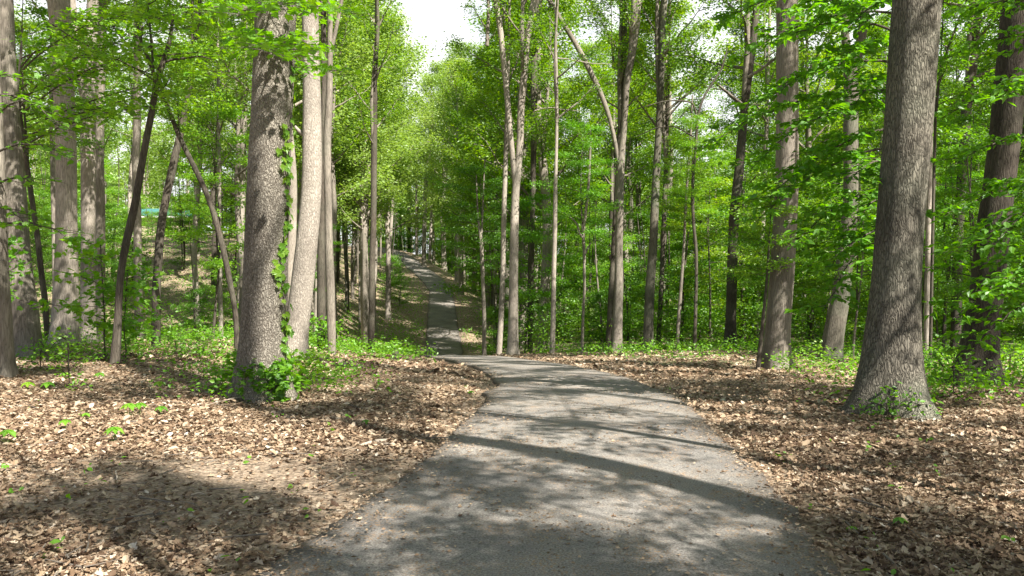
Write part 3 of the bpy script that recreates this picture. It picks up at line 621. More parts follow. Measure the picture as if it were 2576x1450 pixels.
def forest_tree(x, y, label, group, kinds=('canopy',), sc=1.0, ch=8.5, tr=None, fat=None):
    z = gz(x, y); t = thing('tree', (x, y, z), label, 'tree', group); TREES.append((x, y))
    t.rotation_euler = (0, 0, U(0, 6.28))
    me, pts = TRUNKS[int(rng.integers(len(TRUNKS))) if tr is None else tr]
    link('trunk', me, t, (0, 0, 0), 0, (sc * (fat or U(.7, 1.15)), sc * (fat or U(.7, 1.15)), sc))
    kind = kinds[int(rng.integers(len(kinds)))]; CR = CROWNS[kind]
    q = np.argmin(abs(pts[:, 2] - ch))
    link('crown', CR[int(rng.integers(len(CR)))], t, (pts[q, 0], pts[q, 1], ch * sc), U(0, 6.28), sc * U(.9, 1.1))
    return t
def understory(x, y, label, group, sc=1.0, h=None, kind='mid'):
    z = gz(x, y); h = h if h is not None else U(.8, 2.6)
    t = thing('young_tree', (x, y, z), label, 'tree', group); TREES.append((x, y)); t.rotation_euler = (0, 0, U(0, 6.28))
    me, pts = SLIM[int(rng.integers(len(SLIM)))]; q = np.argmin(abs(pts[:, 2] - h / sc))
    link('trunk', me, t, (0, 0, 0), 0, sc); CR = CROWNS[kind]
    link('crown', CR[int(rng.integers(len(CR)))], t, (pts[q, 0] * sc, pts[q, 1] * sc, h), U(0, 6.28), sc)
    return t
def px_of(x, y, z=0): return proj(x, y, z)[0]
def scatter(n, ylo, yhi, plo, phi, fn, ok=lambda p, y: True, r=1.6, tries=4000):
    k = 0
    for _ in range(tries):
        if k >= n: break
        y = math.sqrt(U(ylo ** 2, yhi ** 2)); p = U(plo, phi); x = (p - CX) / FPX * y
        if not ok(p, y) or not free(x, y, r): continue
        fn(x, y); k += 1
BLDG = lambda p, y: not (340 < p < 470 and 20 < y < 96)
# right-hand woods
scatter(44, 40, 78, 1270, 2800, lambda x, y: forest_tree(x, y, 'leafy tree deep in the dense green woods right of the path', 'trees in the woods right of the path', ('canopy',), U(.85, 1.1), U(7, 9.5)), r=2.6)
scatter(62, 37, 75, 1230, 2750, lambda x, y: understory(x, y, 'young layered green tree filling the woods right of the path', 'young trees in the woods right of the path', U(.8, 1.3)), r=1.3)
scatter(36, 37, 60, 1240, 2700, lambda x, y: understory(x, y, 'leafy low shrub filling the foot of the woods right of the path', 'shrubs at the foot of the right-hand woods', U(.9, 1.4), U(.15, .5), 'low'), r=1.0)
scatter(16, 22, 36, 1950, 2700, lambda x, y: understory(x, y, 'young layered green tree behind the big right-hand trunks', 'young trees behind the right-hand trunks', U(.6, .95)), r=1.2)
# left-hand woods and hill
scatter(30, 34, 80, -300, 900, lambda x, y: forest_tree(x, y, 'leafy tree on the rising wooded slope left of the path', 'trees on the left-hand slope', ('thin', 'canopy', 'pale'), U(.8, 1.05), U(8, 10.5)), lambda p, y: BLDG(p, y), r=2.6)
scatter(30, 27, 72, -250, 900, lambda x, y: understory(x, y, 'young layered green tree among the left-hand trunks', 'young trees among the left-hand trunks', U(.6, 1.0), U(2.2, 4.5)), lambda p, y: BLDG(p, y), r=1.3)
scatter(40, 36, 100, -150, 1020, lambda x, y: understory(x, y, 'small green sapling on the leafy hillside left of the far path', 'saplings on the left-hand hillside', U(.8, 1.4), U(.2, .6), 'low'), lambda p, y: (y < 68 or BLDG(p, y)) and p < CX + (float(path_x(y)) - 3) / y * FPX, r=1.2)
for p_, y_, s_, h_ in [(352, 92, 1.0, .0), (374, 90, .75, .0), (396, 93, .8, .0), (418, 91, .7, .0), (441, 93, 1.0, .1), (462, 90, 1.2, .2), (338, 88, 1.3, .3), (385, 84, .5, .0), (430, 85, .6, .0)]:
    understory((p_ - CX) / FPX * y_, y_, 'low leafy shrub in front of the beige building on the hilltop', 'shrubs in front of the hilltop building', s_, h_, 'low')
for p_, y_ in [(458, 66)]:
    understory((p_ - CX) / FPX * y_, y_, 'slim young tree partly screening the teal-roofed building', 'young trees screening the building', .8, 2.6)
# round the head of the far path
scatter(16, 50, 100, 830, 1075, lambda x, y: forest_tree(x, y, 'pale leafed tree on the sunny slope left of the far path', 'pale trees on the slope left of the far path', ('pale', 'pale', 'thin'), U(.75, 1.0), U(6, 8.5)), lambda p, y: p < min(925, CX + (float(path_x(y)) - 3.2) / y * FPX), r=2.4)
scatter(10, 62, 120, 1185, 1290, lambda x, y: forest_tree(x, y, 'green tree rising on the bank right of the far path', 'trees on the bank right of the far path', ('canopy',), U(.75, .95), U(4, 6)), r=2)
scatter(14, 60, 125, 1120, 1300, lambda x, y: understory(x, y, 'bushy young tree on the bank right of the far path', 'young trees on the right bank of the far path', U(.8, 1.2), U(.4, 1.4)), lambda p, y: p > CX + (float(path_x(y)) + 4.0) / y * FPX, r=1.4)
for y, dl, dr in [(47, 6.5, 6.2), (55, 5.2, 5.6), (63, 5.5, 5.0), (71, 4.8, 4.6), (79, 5.2, 4.4), (87, 4.6, 4.8), (96, 4.8, 4.2), (104, 5.5, 4.5)]:
    if y < 75: forest_tree(float(path_x(y)) - dl, y, 'tall pale-leafed tree on the left verge of the far path, arching over it', 'trees lining the left verge of the far path', ('pale',), U(1.2, 1.4), U(5.5, 7))
    forest_tree(float(path_x(y)) + dr, y, 'tall green tree on the right verge of the far path, arching over it', 'trees lining the right verge of the far path', ('canopy',), U(1.15, 1.35), U(4.5, 6))
for p_, y_, s_ in [(1118, 113, 1.35), (1150, 101, 1.3), (1090, 126, 1.4), (1160, 90, 1.25)]:
    forest_tree((p_ - CX) / FPX * y_, y_, 'very tall tree rising behind the bend of the far path', 'tall trees behind the far bend', ('pale',), s_, 7)
scatter(16, 126, 152, 940, 1180, lambda x, y: understory(x, y, 'bushy young tree closing the head of the far path', 'young trees at the head of the far path', U(1.0, 1.5), U(.3, 1.2)), r=1.6)
# the far-off wood on the skyline, one mass
def far_wood():
    g = Geo(); C = []; mats = []; n_t = 0
    for _ in range(2000):
        if n_t >= 400: break
        y = math.sqrt(U(84 ** 2, 200 ** 2)); p = U(-600, 3250); x = (p - CX) / FPX * y
        if abs(float(side(x, y))) < 3.6 or not BLDG(p, y) or (y < 120 and CX + (float(path_x(y)) - 9) / y * FPX < p < CX + (float(path_x(y)) + 4) / y * FPX): continue
        n_t += 1; z = gz(x, y); young = U(0, 1) < .42; H = U(5, 9) if young else U(17, 24); r = U(2.2, 3.2) if young else U(3.2, 4.8)
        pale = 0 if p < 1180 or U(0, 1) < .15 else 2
        g.tube(np.array([[x, y, z - .5], [x + U(-.2, .2), y, z + H * .5], [x + U(-.5, .5), y, z + H * .92]]), [.07 if young else .2, .05 if young else .15, .02], 6, 1)
        n = 30 if young else 64
        d = unit(rng.normal(0, 1, (n, 3))) * (rng.random((n, 1)) ** .45)
        c = np.array([x, y, z + H * (.52 if young else .62)]) + d * np.array([r, r, H * (.46 if young else .36)])
        for q in range(0, H > 10 and 5 or 0):
            k = rng.integers(n); g.tube(np.array([[x, y, z + H * U(.3, .6)], c[k]]), [.06, .015], 4, 1)
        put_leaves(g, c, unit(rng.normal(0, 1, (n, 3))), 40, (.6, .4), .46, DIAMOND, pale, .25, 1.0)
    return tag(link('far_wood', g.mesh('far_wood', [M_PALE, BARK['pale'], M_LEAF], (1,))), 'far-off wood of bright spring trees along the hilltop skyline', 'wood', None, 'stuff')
far_wood()
rng = np.random.default_rng(103)
# off to the sides and behind: they close the wood; several are added, unseen, to throw the dappled shade
def off_tree(x, y, sc=1.0, ch=8.5, kind='gappy', tr=None, yaw=None):
    return forest_tree(x, y, 'tall tree of the surrounding wood beyond the edge of the view', 'trees around the clearing', (kind,), sc, ch, tr, yaw)
off_tree(5.7, 1.0, .95, 14.5, 'gappy', 2, 1.1)
for x, y, sc, ch, kd in [(13.5, -7.5, 1.0, 7, 'gappy'), (7.6, -4.8, .9, 8, 'gappy'), (7.4, 5.2, 1.0, 6.2, 'dapple'), (7.9, 10.2, 1.0, 7, 'dapple'), (4.9, 4.2, .9, 6.6, 'dapple'), (2.7, -.7, .8, 6.2, 'dapple'), (10.8, .2, 1.0, 6, 'dapple'), (13.2, 4.6, 1.0, 6.5, 'dapple'), (11, 15, 1.0, 7.5, 'dapple'), (2, -13, 1.0, 8, 'gappy'), (20, 0, 1.0, 8, 'gappy'), (21, 12, 1.0, 8, 'gappy'), (25, 20, 1.0, 8, 'gappy'),
                         (-9, -10, 1.0, 8, 'gappy'), (29, 27, 1.0, 8, 'gappy'), (29, 11, 1, 8, 'canopy'),
                         (-16, 6, 1, 8, 'gappy'), (-19, 13, 1, 8, 'canopy'), (-24, 22, 1, 8, 'canopy'), (20, -12, 1.1, 8, 'canopy')]:
    off_tree(x, y, sc, ch, kd, None, .38 if kd == 'dapple' else None)
for x, y, sc, h in [(4.7, .7, .5, 4.4), (3.6, -1.2, .55, 4.2), (6.2, -2.8, .6, 4.8)]:
    understory(x, y, 'unseen young tree added beyond the edge of the view to cast dappled shade', 'unseen young trees added for dappled shade', sc, h, 'dapple')  # out of view, put in to break up the sun on the near path

scatter(16, 18, 75, 2850, 3700, lambda x, y: off_tree(x, y, 1.0, 7.5, 'canopy'), r=3)
scatter(12, 20, 75, -1100, -350, lambda x, y: off_tree(x, y, 1.0, 7.5, 'canopy'), r=3)
rng = np.random.default_rng(104)
# ------------------------------------------------------------------ near saplings and low branches
def near_plant(name, label, cat, px, py, H, Rr, nl, tm, size, nleaf=5, stem=.012, el=(0, 25), sig=(.12, .05), h0=0.0, nsub=5, ncl=3, Y=None, group=None, leaf=None, prof=None, lean=0.0):
    if Y is None: p = hit(px, py)
    else: p = at(px, py, Y); p[2] = gz(p[0], p[1])
    t = thing(name, (p[0], p[1], p[2]), label, cat, group)
    if h0 > 0:
        g = Geo(); g.tube(np.array([[0, 0, -.1], [.02, 0, h0 * .5], [0, 0, h0]]), [stem * 1.4, stem * 1.2, stem], 7, 0, .05)
        link('trunk' if cat == 'tree' else 'stem', g.mesh('stem', [BARK['dark']], (0,)), t)
    m_ = make_crown('foliage', H, Rr, nl, el, nsub, ncl, nleaf, sig, size, tm, leaf or M_NEAR, BARK['dark'], stem, prof or (lambda t: math.sin(math.pi * (.2 + .7 * t)) * .8 + .2), .2, -.06, True, lean)
    link('crown' if cat == 'tree' else 'leaves', m_, t, (0, 0, h0))
    return t
near_plant('maple_sapling', 'leafy maple sapling with broad lobed leaves in front of the left-hand trunks', 'tree', 262, 905, 2.0, 1.15, 13, MAPLE, .135, 4, .014, (0, 25), (.18, .06), .45, 5, 2)
near_plant('maple_sapling', 'slim maple sapling at the foot of the dark leaning forked tree', 'tree', 315, 905, 1.5, .75, 10, MAPLE, .12, 4, .012, (0, 25), (.15, .05), .4, 4, 2)
near_plant('shrub', 'leafy shrub at the left edge against the edge-of-frame trunk', 'shrub', -18, 930, .9, .4, 9, MAPLE, .10, 4, .01, (0, 30), (.1, .06), 1.35, 4, 2)

# long leafy boughs reaching in from the right and from above, each tree with its own stem out of view or behind
def bough_tree(label, base, boughs, bark='dark', leaf=None, size=.085, tm=OVATE, stem_h=6.0, stem_r=.08, dens=1.0, seedless=None):
    b = np.array([base[0], base[1], gz(*base)])
    t = thing('leafy_tree', b, label, 'tree')
    g = Geo(); z = np.linspace(-.3, stem_h, 16); g.tube(np.stack([.08 * np.sin(z * .9), .08 * np.cos(z * .8) - .08, z], -1), np.linspace(stem_r, .02, 16), 10, 0, .08)
    link('trunk', g.mesh('trunk', [BARK[bark]], (0,)), t)
    g = Geo(); C = []; Dd = []
    for (h, tip, sag) in boughs:
        p0 = np.array([0, 0, h]); p1 = np.asarray(tip, float) - b; L_ = np.linalg.norm(p1 - p0)
        u = np.linspace(0, 1, 14)[:, None]; pts = p0 + (p1 - p0) * u + np.array([0, 0, sag]) * (4 * u * (1 - u)) + rng.normal(0, .015, (14, 3)) * u
        g.tube(pts, np.linspace(.022, .004, 14), 5, 1)
        d = unit((p1 - p0)[None])[0]; az = math.atan2(d[1], d[0])
        ns = int(L_ * 7)
        for s in range(ns):
            v = .22 + .78 * (s + U(0, .8)) / ns; q = np.array([np.interp(v * 13, range(14), pts[:, k]) for k in range(3)])
            a2 = az + (1 if s % 2 else -1) * R(U(30, 70)); l2 = U(.3, .75) * (1.25 - .6 * v)
            d2 = np.array([math.cos(a2), math.sin(a2), U(-.25, .1)])
            pp = q + d2 * l2 * np.linspace(0, 1, 5)[:, None] + np.array([0, 0, -.10 * l2]) * np.linspace(0, 1, 5)[:, None] ** 2
            g.tube(pp, np.linspace(.006, .002, 5), 3, 1, cap=False)
            m_ = int(max(3, l2 / .055 * dens))
            for e in range(m_):
                w_ = (e + U(.2, 1)) / m_; C.append(q + d2 * l2 * w_); Dd.append(d2 + (1 if e % 2 else -1) * .7 * np.array([-d2[1], d2[0], 0]))
        C.append(pts[-1]); Dd.append(d)
    put_leaves(g, np.array(C), np.array(Dd), 1, (.02, .02), size, tm, 0, .28, .38)
    link('crown', g.mesh('crown', [leaf or M_NEAR, BARK[bark]], (1,)), t)
    return t
bough_tree('bright green beech-like tree whose layered boughs hang left of the massive right-hand trunk', (5.6, 11.6),
    [(3.6, at(1900, 560, 10.6), .25), (4.2, at(1890, 420, 11.2), .3), (3.0, at(1985, 620, 10.2), .2), (4.8, at(1900, 270, 11.0), .25), (5.2, at(1960, 110, 10.6), .25),
     (5.6, at(2000, 40, 10.4), .2), (2.6, at(2070, 780, 10.3), .2), (2.2, at(2060, 700, 12.5), .2), (4.4, at(1760, 380, 12.2), .3), (4.0, at(2060, 300, 9.9), .2), (5.0, at(2090, 180, 9.8), .2),
     (3.4, at(2120, 470, 10), .15), (5.8, at(1800, 60, 12.0), .3), (3.9, at(1930, 500, 10.5), .2), (5.6, at(2140, 70, 10), .2), (4.6, at(2150, 260, 10.1), .15), (2.9, at(2140, 570, 10.4), .15), (2.4, at(2100, 650, 10.6), .15), (5.5, at(1850, 160, 12.3), .3)], 'dark', M_NEAR, .112, OVATE, 6.5, .07, 2.4)
bough_tree('bright young tree with layered sprays in front of the dark leaning right-hand trunk', (7.9, 11.0),
    [(2.6, at(2380, 680, 10.2), .2), (2.2, at(2400, 800, 9.8), .15), (1.9, at(2440, 880, 9.9), .1), (3.1, at(2360, 560, 10.6), .2), (3.6, at(2380, 420, 10.8), .2), (4.2, at(2370, 300, 10.9), .25),
     (4.8, at(2380, 150, 11), .25), (5.2, at(2400, 30, 10.8), .2), (3.3, at(2500, 620, 9.5), .1), (4.6, at(2520, 250, 9.8), .1), (2.8, at(2540, 760, 9.6), .1)], 'dark', M_NEAR, .11, OVATE, 6, .06, 2.2)
bough_tree('maple whose broad-leaved boughs hang across the top of the oak', (-4.42, 14.2),
    [(5.6, at(660, 130, 8.5), .2), (5.9, at(740, 150, 8.7), .2), (6.2, at(600, 40, 8.6), .2), (5.4, at(800, 120, 10.6), .2), (6.3, at(900, 40, 11.5), .2), (5.2, at(850, 190, 12), .2), (6.4, at(720, 30, 8.8), .2)], 'grey', M_NEAR, .125, MAPLE, 7.0, .07, .55)
bough_tree('maple with wide drooping boughs filling the top left above the leaning trees', (-11.55, 19.0),
    [(5.6, at(430, 110, 13.2), .25), (6.2, at(520, 60, 13.5), .25), (6.6, at(350, 30, 13), .25), (5.0, at(480, 230, 14), .2), (5.8, at(250, 130, 13.5), .25), (5.2, at(560, 180, 14.5), .2), (6.9, at(580, 20, 14), .2),
     (6.7, at(270, 20, 14), .2), (4.8, at(380, 270, 14), .2), (6.0, at(640, 110, 15), .2)], 'dark', M_NEAR, .12, MAPLE, 7.6, .07, .6)
bough_tree('thin sapling with pale sprays crossing the far-left trunks', (-7.9, 12.2),
    [(2.9, at(110, 470, 11.5), .15), (3.4, at(180, 400, 11.6), .2), (2.6, at(60, 560, 11.4), .1), (3.9, at(90, 260, 11.8), .15), (2.3, at(170, 600, 11.6), .15), (4.3, at(160, 330, 12), .2), (4.5, at(40, 200, 11.5), .1)], 'dark', M_NEAR, .10, MAPLE, 4.8, .035, .5)

rng = np.random.default_rng(105)
# vine and shrub on the oak
ob = np.array(OAK.location); 
g = Geo(); P = []; D = []; Nn = []
oak_px = [(920, 122), (850, 115), (750, 112), (600, 108), (450, 106), (300, 103), (100, 101), (-200, 98)]
def oak_surf(py, ang):
    cxs = np.interp(py, [-200, 0, 100, 300, 450, 600, 750, 850, 920, 1000], [697, 693, 690, 683, 675, 670, 666, 663, 661, 660])
    wd = np.interp(py, [-200, 0, 300, 450, 600, 750, 850, 920, 1000], [98, 101, 103, 106, 108, 112, 115, 122, 150])
    c = at(cxs, py, ob[1]); r = wd * ob[1] / FPX / 2 * 1.03
    nrm = np.array([math.cos(ang), -math.sin(ang), 0]); return c + nrm * r, nrm
pts = []
for py in np.arange(985, 120, -12):
    ang = .35 + .25 * math.sin(py * .021); p, nr = oak_surf(py, ang); pts.append(p)
    k = 3 if 380 < py < 700 else 2
    for _ in range(k):
        if U(0, 1) < (.75 if py > 300 else .5):
            p, nr = oak_surf(py + U(-8, 8), ang + U(-.28, .30)); P.append(p + nr * U(.005, .05)); D.append([U(-.6, .6), U(-.3, .1), -1]); Nn.append(nr + rng.normal(0, .35, 3))
stem = np.array(pts) - ob; g.tube(stem, np.full(len(stem), .008), 4, 1)
g.leaves(np.array(P) - ob, np.array(D), np.array(Nn), rng.uniform(.07, .13, len(P)), MAPLE, 0)
vine = tag(link('climbing_vine', g.mesh('climbing_vine', [M_UNDER, M_TWIG], (1,)), None, tuple(ob)), 'green creeper climbing the right side of the oak trunk', 'vine')
near_plant('shrub', 'dark leafy shrub hugging the left of the oak base', 'shrub', 612, 985, .42, .36, 11, MAPLE, .085, 5, .006, (10, 50), (.08, .05), 0, 4, 2)
near_plant('maple_seedling', 'bright lobed-leaf maple seedling in front of the oak base', 'seedling', 680, 1006, .36, .28, 9, MAPLE, .10, 4, .005, (10, 50), (.06, .05), 0, 3, 2)
near_plant('shrub', 'dark leafy shrub filling the front of the oak base', 'shrub', 652, 1010, .36, .34, 11, MAPLE, .075, 5, .006, (10, 50), (.08, .05), 0, 4, 2, leaf=M_UNDER)
near_plant('shrub', 'low leafy shrub spreading right of the oak base', 'shrub', 745, 985, .36, .42, 11, OVATE, .07, 5, .006, (5, 45), (.09, .05), 0, 4, 2)
near_plant('shrub', 'small shade-green shrub at the front of the massive right-hand trunk', 'shrub', 2215, 1058, .20, .22, 6, OVATE, .06, 2, .006, (10, 50), (.08, .05), 0, 4, 2)
near_plant('shrub', 'small shrub with broad leaves at the right root of the massive trunk', 'shrub', 2300, 1058, .20, .2, 5, OVATE, .06, 2, .006, (10, 50), (.08, .05), 0, 4, 2)
near_plant('shrub', 'leafy shrub at the foot of the smooth grey pair of trunks', 'shrub', 822, 885, .9, .6, 10, MAPLE, .10, 4, .01, (10, 45), (.12, .06), 0, 4, 2)
near_plant('shrub', 'yellowish thin shrub in the shade below the maple sapling', 'shrub', 195, 985, .7, .22, 8, OVATE, .06, 3, .006, (10, 45), (.07, .05), 0, 3, 2)
for px, py, lab in [(2330, 950, 'green bush between the massive trunk and the dark leaning trunk'), (2530, 950, 'green bush right of the dark leaning trunk base'),
                    (2410, 1000, 'low bush in front of the dark leaning trunk'), (2050, 930, 'green bush at the foot of the forked grey trunk'), (1990, 945, 'bush just right of the tall straight brown trunk'),
                    (520, 900, 'low green bush left of the oak on the leaf litter'), (110, 930, 'green bush between the two far-left trunks'), (450, 905, 'small green bush left of the oak, near the dark leaning trunk foot')]:
    near_plant('shrub', lab, 'shrub', px, py, U(.3, .55), U(.35, .5), 8, OVATE, .07, 3, .007, (5, 45), (.12, .06), 0, 4, 2)
# seedlings with drooping leaves
def seedling(px, py, lab, h=.16, n=6, size=.12):
    p = hit(px, py); t = thing('seedling', p, lab, 'seedling')
    g = Geo(); g.tube(np.array([[0, 0, -.03], [.008, 0, h * .6], [0, .005, h]]), [.004, .003, .0025], 5, 0); link('stem', g.mesh('stem', [M_STEM], (0,)), t)
    a = np.linspace(0, 6.28, n, endpoint=False) + U(0, 1); D = np.stack([np.cos(a), np.sin(a), np.full(n, -.55)], -1)
    g = Geo(); g.leaves(np.repeat([[0, .005, h]], n, 0), D, np.repeat([[0, 0, 1.0]], n, 0) + np.stack([np.cos(a), np.sin(a), a * 0], -1) * .4, size * rng.uniform(.8, 1.1, n), OVATE, 0)
    link('leaves', g.mesh('leaves', [M_NEAR], ()), t)
for px, py, lab, h, n, s in [(286, 1118, 'pale green drooping seedling alone on sunlit litter, left foreground', .17, 7, .13), (18, 1122, 'drooping seedling at the very left edge of the litter', .15, 6, .12),
        (163, 1085, 'small seedling up from the two leftmost lone ones', .12, 6, .10), (215, 1062, 'tiny seedling in the litter beside the three-leaved cluster', .10, 5, .08), (325, 1050, 'left plant of the seedling cluster by the shaded litter', .16, 7, .13),
        (352, 1046, 'right plant of the seedling cluster by the shaded litter', .15, 7, .12), (405, 1046, 'seedling just right of the seedling cluster', .11, 6, .11), (400, 1000, 'upright leafy seedling behind the seedling cluster', .22, 7, .12),
        (70, 985, 'seedling in the shade below the far-left trunks', .13, 6, .12), (120, 985, 'second shaded seedling below the far-left trunks', .13, 6, .12), (920, 1072, 'little bright seedling in the trunk shadow near the path', .07, 5, .07),
        (1185, 1000, 'weedy tuft at the left edge of the path', .10, 7, .07), (2265, 1330, 'green sprig in sunlit litter, right foreground', .07, 5, .06), (2145, 1345, 'small weed near the right edge of the path', .05, 5, .06),
        (165, 960, 'seedling beneath the maple sapling', .14, 6, .12), (250, 960, 'seedling left of the dark leaning tree foot', .14, 6, .12)]:
    seedling(px, py, lab, h, n, s)

# ------------------------------------------------------------------ dead wood
def wood(name, lab, cat, pieces, mat=M_WOOD):
    p0 = hit(*pieces[0][0][:2]); g = Geo()
    for pc in pieces:
        pts = []
        for x, y, w_, up in pc:
            q = hit(x, y); pts.append([*(q - p0 + np.array([0, 0, up])), w_])
        a = dense(pts, 10); g.tube(a[:, :3], a[:, 3], 8, 0, .25)
    tag(link(name, g.mesh(name, [mat], (0,)), None, tuple(p0)), lab, cat)
wood('fallen_branch', 'pale broken branch lying on the litter beside the path', 'branch', [[(902, 1128, .012, .02), (925, 1122, .019, .025), (955, 1117, .021, .03), (985, 1114, .012, .03)], [(940, 1126, .011, .02), (965, 1124, .009, .03), (990, 1124, .010, .03)]])
wood('twig', 'thin pale stick lying in the litter left of the asphalt', 'twig', [[(1012, 1224, .004, .02), (1050, 1218, .009, .03), (1110, 1210, .010, .03)]]) if False else None
wood('twig', 'thin crooked twig lying in front of the oak', 'twig', [[(560, 1017, .005, .04), (600, 1010, .008, .06), (640, 1012, .006, .05)], [(500, 1032, .004, .03), (545, 1022, .006, .05), (600, 1012, .006, .06)]])
wood('twig', 'curled pale twig on the shaded litter, left foreground', 'twig', [[(292, 1225, .006, .02), (296, 1212, .009, .035), (290, 1198, .009, .03), (294, 1190, .005, .02)]])
wood('twig', 'straight pale twig in the shaded litter nearer the path', 'twig', [[(480, 1254, .005, .02), (500, 1250, .006, .03), (515, 1251, .005, .02)]])
p0 = hit(992, 905); t = thing('stump', p0, 'small broken pale stump with reddish rotten foot on the litter beyond the oak', 'stump')
g = Geo(); z = np.linspace(-.05, .34, 9); g.tube(np.stack([z * .18, z * 0, z], -1), [.20, .15, .13, .14, .11, .13, .10, .06, .02], 12, 0, .35); link('snag', g.mesh('snag', [M_WOOD], ()), t)
g = Geo(); g.tube(np.array([[-.28, -.10, -.02], [-.2, -.12, .08], [-.08, -.14, .09]]), [.06, .09, .05], 9, 0, .4); link('rotten_chunk', g.mesh('rotten_chunk', [M_RED], ()), t)

# ------------------------------------------------------------------ building on the hill
bp_ = at(402, 566, 97); bx, by_ = bp_[0], 97.0; bz = gz(bx, by_)
t = thing('park_building', (bx, by_, bz), 'low beige building with a teal roof glimpsed between trunks on the left hilltop', 'building')
def boxmesh(name, parts, mat):
    g = Geo()
    for (x0, x1, y0, y1, z0, z1) in parts:
        v = [(x0, y0, z0), (x1, y0, z0), (x1, y1, z0), (x0, y1, z0), (x0, y0, z1), (x1, y0, z1), (x1, y1, z1), (x0, y1, z1)]
        g.add(v, [(0, 3, 2, 1), (4, 5, 6, 7), (0, 1, 5, 4), (1, 2, 6, 5), (2, 3, 7, 6), (3, 0, 4, 7)])
    return g.mesh(name, [mat])
eave = CAMZ + (690 - 548) * 97 / FPX - bz
link('wall', boxmesh('wall', [(-3.2, 3.0, 0, 4.5, -.6, eave)], M_BEIGE), t)
link('door', boxmesh('door', [(.4, 1.3, -.04, 0, 0, min(2.0, eave - .2))], M_OPEN), t)
link('fascia', boxmesh('fascia', [(-3.7, 3.6, -.62, -.5, eave - .02, eave + .14)], M_WHITE), t)
g = Geo(); v = [(-3.7, -.6, eave + .14), (3.6, -.6, eave + .14), (3.6, 5.1, eave + .14), (-3.7, 5.1, eave + .14), (-3.7, 2.25, eave + 1.25), (3.6, 2.25, eave + 1.25)]
g.add(v, [(0, 1, 5, 4), (2, 3, 4, 5), (0, 3, 2, 1), (1, 2, 5, 5), (3, 0, 4, 4)]); link('roof', g.mesh('roof', [M_TEAL]), t)

rng = np.random.default_rng(106)
# ------------------------------------------------------------------ leaf litter and ground cover
def litter(n, ylo, yhi, size, tms, spread=.72, keep_path=.0035):
    Y = ylo * (yhi / ylo) ** rng.random(n); X = rng.uniform(-1, 1, n) * (spread * Y + 3.2)
    s = np.abs(side(X, Y)) - half_w(Y)
    dens = sm((s + .02) / .5) * .8 + .2
    trod = .93 * np.exp(-(((X + 2.3) / 2.6) ** 2 + ((Y - 6.2) / 1.9) ** 2))
    keep = np.where(s < .0, rng.random(n) < keep_path + .5 * np.exp(s / .11), rng.random(n) < dens * (1 - trod))
    X, Y, s = X[keep], Y[keep], s[keep]; k = len(X)
    Z = np.where(s < 0, path_z(Y) + .038, ground(X, Y) + rng.uniform(.0, .03, k))
    a = rng.uniform(0, 6.28, k); D = np.stack([np.cos(a), np.sin(a), rng.normal(0, .28, k) * (s > 0)], -1)
    Nn = np.array([0, 0, 1.0]) + rng.normal(0, .29, (k, 3)) * (s > 0)[:, None] + rng.normal(0, .08, (k, 3))
    S = size * np.clip(rng.lognormal(-.25, .42, k), .25, 1.7) * np.where(s < 0, .6, 1); rn = np.clip(rng.beta(1.8, 1.95, k), 0, 1)
    which = rng.integers(0, len(tms), k)
    for q, tm in enumerate(tms):
        m_ = which == q; GL.leaves(np.stack([X, Y, Z], -1)[m_], D[m_], Nn[m_], S[m_], tm, 0, rn[m_])
def bits():
    n = 17000; Y = 3.0 * (16 / 3.0) ** rng.random(n); s = rng.uniform(-1, 1, n) * half_w(Y); X = path_x(Y) + s * slope(Y)
    patch = np.sin(X * 2.3 + 2 * np.sin(Y * 1.1)) * np.sin(Y * 1.9 + 1.5 * np.sin(X * 1.3)) + .4 * np.sin(X * 7 + Y * 5)
    k = rng.random(n) < np.clip(.25 + .6 * patch, .06, 1); X, Y = X[k], Y[k]; m = len(X); a = rng.uniform(0, 6.28, m)
    GL.leaves(np.stack([X, Y, path_z(Y) + .043 + 0 * X], -1), np.stack([np.cos(a), np.sin(a), 0 * a], -1), np.array([0, 0, 1.0]) + rng.normal(0, .3, (m, 3)), rng.uniform(.010, .036, m), DIAMOND, 0, rng.uniform(.2, .75, m))
GL = Geo(); litter(190000, 3.0, 9.0, .050, DEADS); litter(60000, 3.2, 12.0, .032, [DEAD_S]); litter(175000, 7.0, 20, .056, [DEAD_S]); litter(50000, 16, 36, .11, [DEAD_S], .5, .004)
bits()
for _ in range(260):
    y = 3.2 * (16 / 3.2) ** U(0, 1); x = U(-1, 1) * (.7 * y + .5)
    if abs(float(side(x, y))) < float(half_w(y)) + .05: continue
    a = U(0, 6.28); l = U(.08, .4); u = np.linspace(-.5, .5, 5); bend = U(-.15, .15)
    px_ = x + l * (u * math.cos(a) - bend * u * u * math.sin(a)); pyy = y + l * (u * math.sin(a) + bend * u * u * math.cos(a))
    GL.tube(np.stack([px_, pyy, ground(px_, pyy) + .03 + U(-.1, .1) * l * u], -1), np.linspace(.005, .002, 5) * U(.6, 1.5), 5, 1)
tag(link('leaf_litter', GL.mesh('leaf_litter', [M_DEAD, M_TWIG], ())), 'dry brown oak leaves covering the forest floor on both sides of the path', 'leaf litter', None, 'stuff')

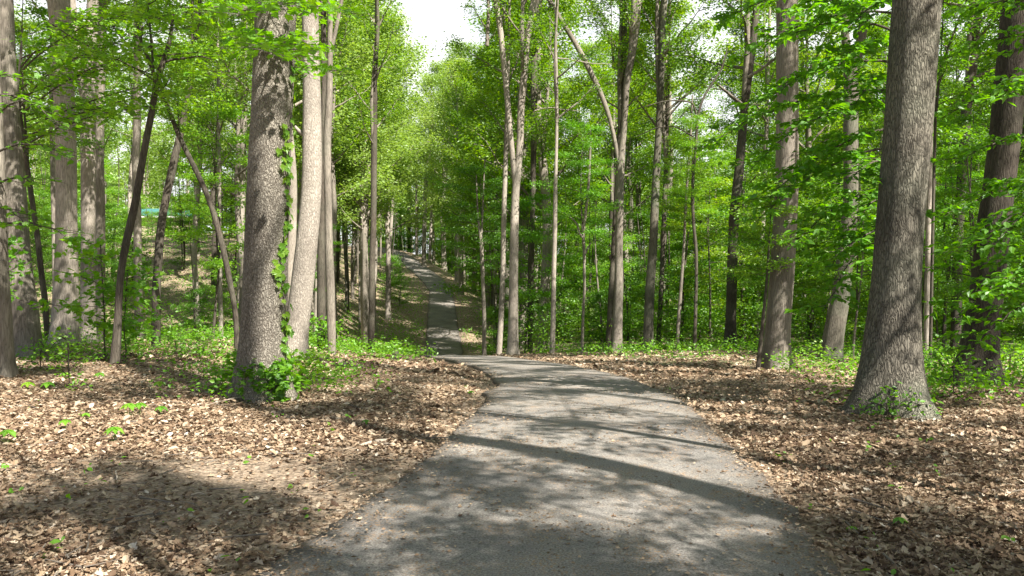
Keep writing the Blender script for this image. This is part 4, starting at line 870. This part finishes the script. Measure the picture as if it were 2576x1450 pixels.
def cover(n, fn, ylo, yhi, plo, phi, size, h, nl=4):
    Y = ylo * (yhi / ylo) ** rng.random(n); p = rng.uniform(plo, phi, n); X = (p - CX) / FPX * Y
    patch = .5 + .5 * np.sin(X * 1.3 + 1.7 * np.sin(Y * .6)) * np.sin(Y * .9 + 1.2 * np.sin(X * .7))
    keep = (rng.random(n) < fn(X, Y, p) * (.25 + .75 * patch)) & (np.abs(side(X, Y)) > half_w(Y) + .15)
    X, Y = X[keep], Y[keep]; k = len(X)
    C = np.stack([X, Y, ground(X, Y) + rng.uniform(.3, 1.0, k) * h], -1)
    put_leaves(GC, C, unit(rng.normal(0, 1, (k, 3)) * [1, 1, .1]), nl, (size * .9, h * .35), size, OVATE if size < .1 else DIAMOND, 0, .15, .5)
GC = Geo()
cover(9000, lambda X, Y, p: sm((Y - 21) / 6) * sm((X - path_x(Y) - 3.0) / 2.5), 19, 40, 1250, 2700, .085, .35)
cover(4200, lambda X, Y, p: sm((Y - 9) / 5) * sm((p - 1950) / 300), 9, 24, 1900, 2700, .08, .28)
cover(5200, lambda X, Y, p: sm((Y - 13) / 6) * sm((900 - p) / 260) * .7, 11, 24, -100, 960, .075, .22)
cover(420, lambda X, Y, p: .5 + 0 * X, 4, 16, -100, 2700, .05, .08, 3)
cover(1300, lambda X, Y, p: np.exp(-((p - 560) / 110) ** 2) + .8 * np.exp(-((p - 830) / 90) ** 2) * (Y > 11.5), 10.5, 17, 380, 1000, .07, .22)
cover(4300, lambda X, Y, p: sm((Y - 19) / 4) * np.where(p > 640, 1.0, .8), 18, 34, -100, 1090, .085, .4)
cover(16000, lambda X, Y, p: .8 + 0 * X, 36, 100, -100, 1060, .17, .7)
cover(5000, lambda X, Y, p: .7 + 0 * X, 55, 130, 1000, 1300, .15, .5)
tag(link('ground_cover', GC.mesh('ground_cover', [M_NEAR], ())), 'low green plants carpeting the forest floor beyond the leaf litter', 'ground cover', None, 'stuff')
GU = Geo(); GC = GU
cover(26000, lambda X, Y, p: sm((X - path_x(Y) - 3.0) / 3), 36, 78, 1215, 2750, .13, 1.9, 5)
tag(link('undergrowth', GU.mesh('undergrowth', [M_UNDER], ())), 'dense waist-high green undergrowth deep in the woods on the right', 'undergrowth', None, 'stuff')
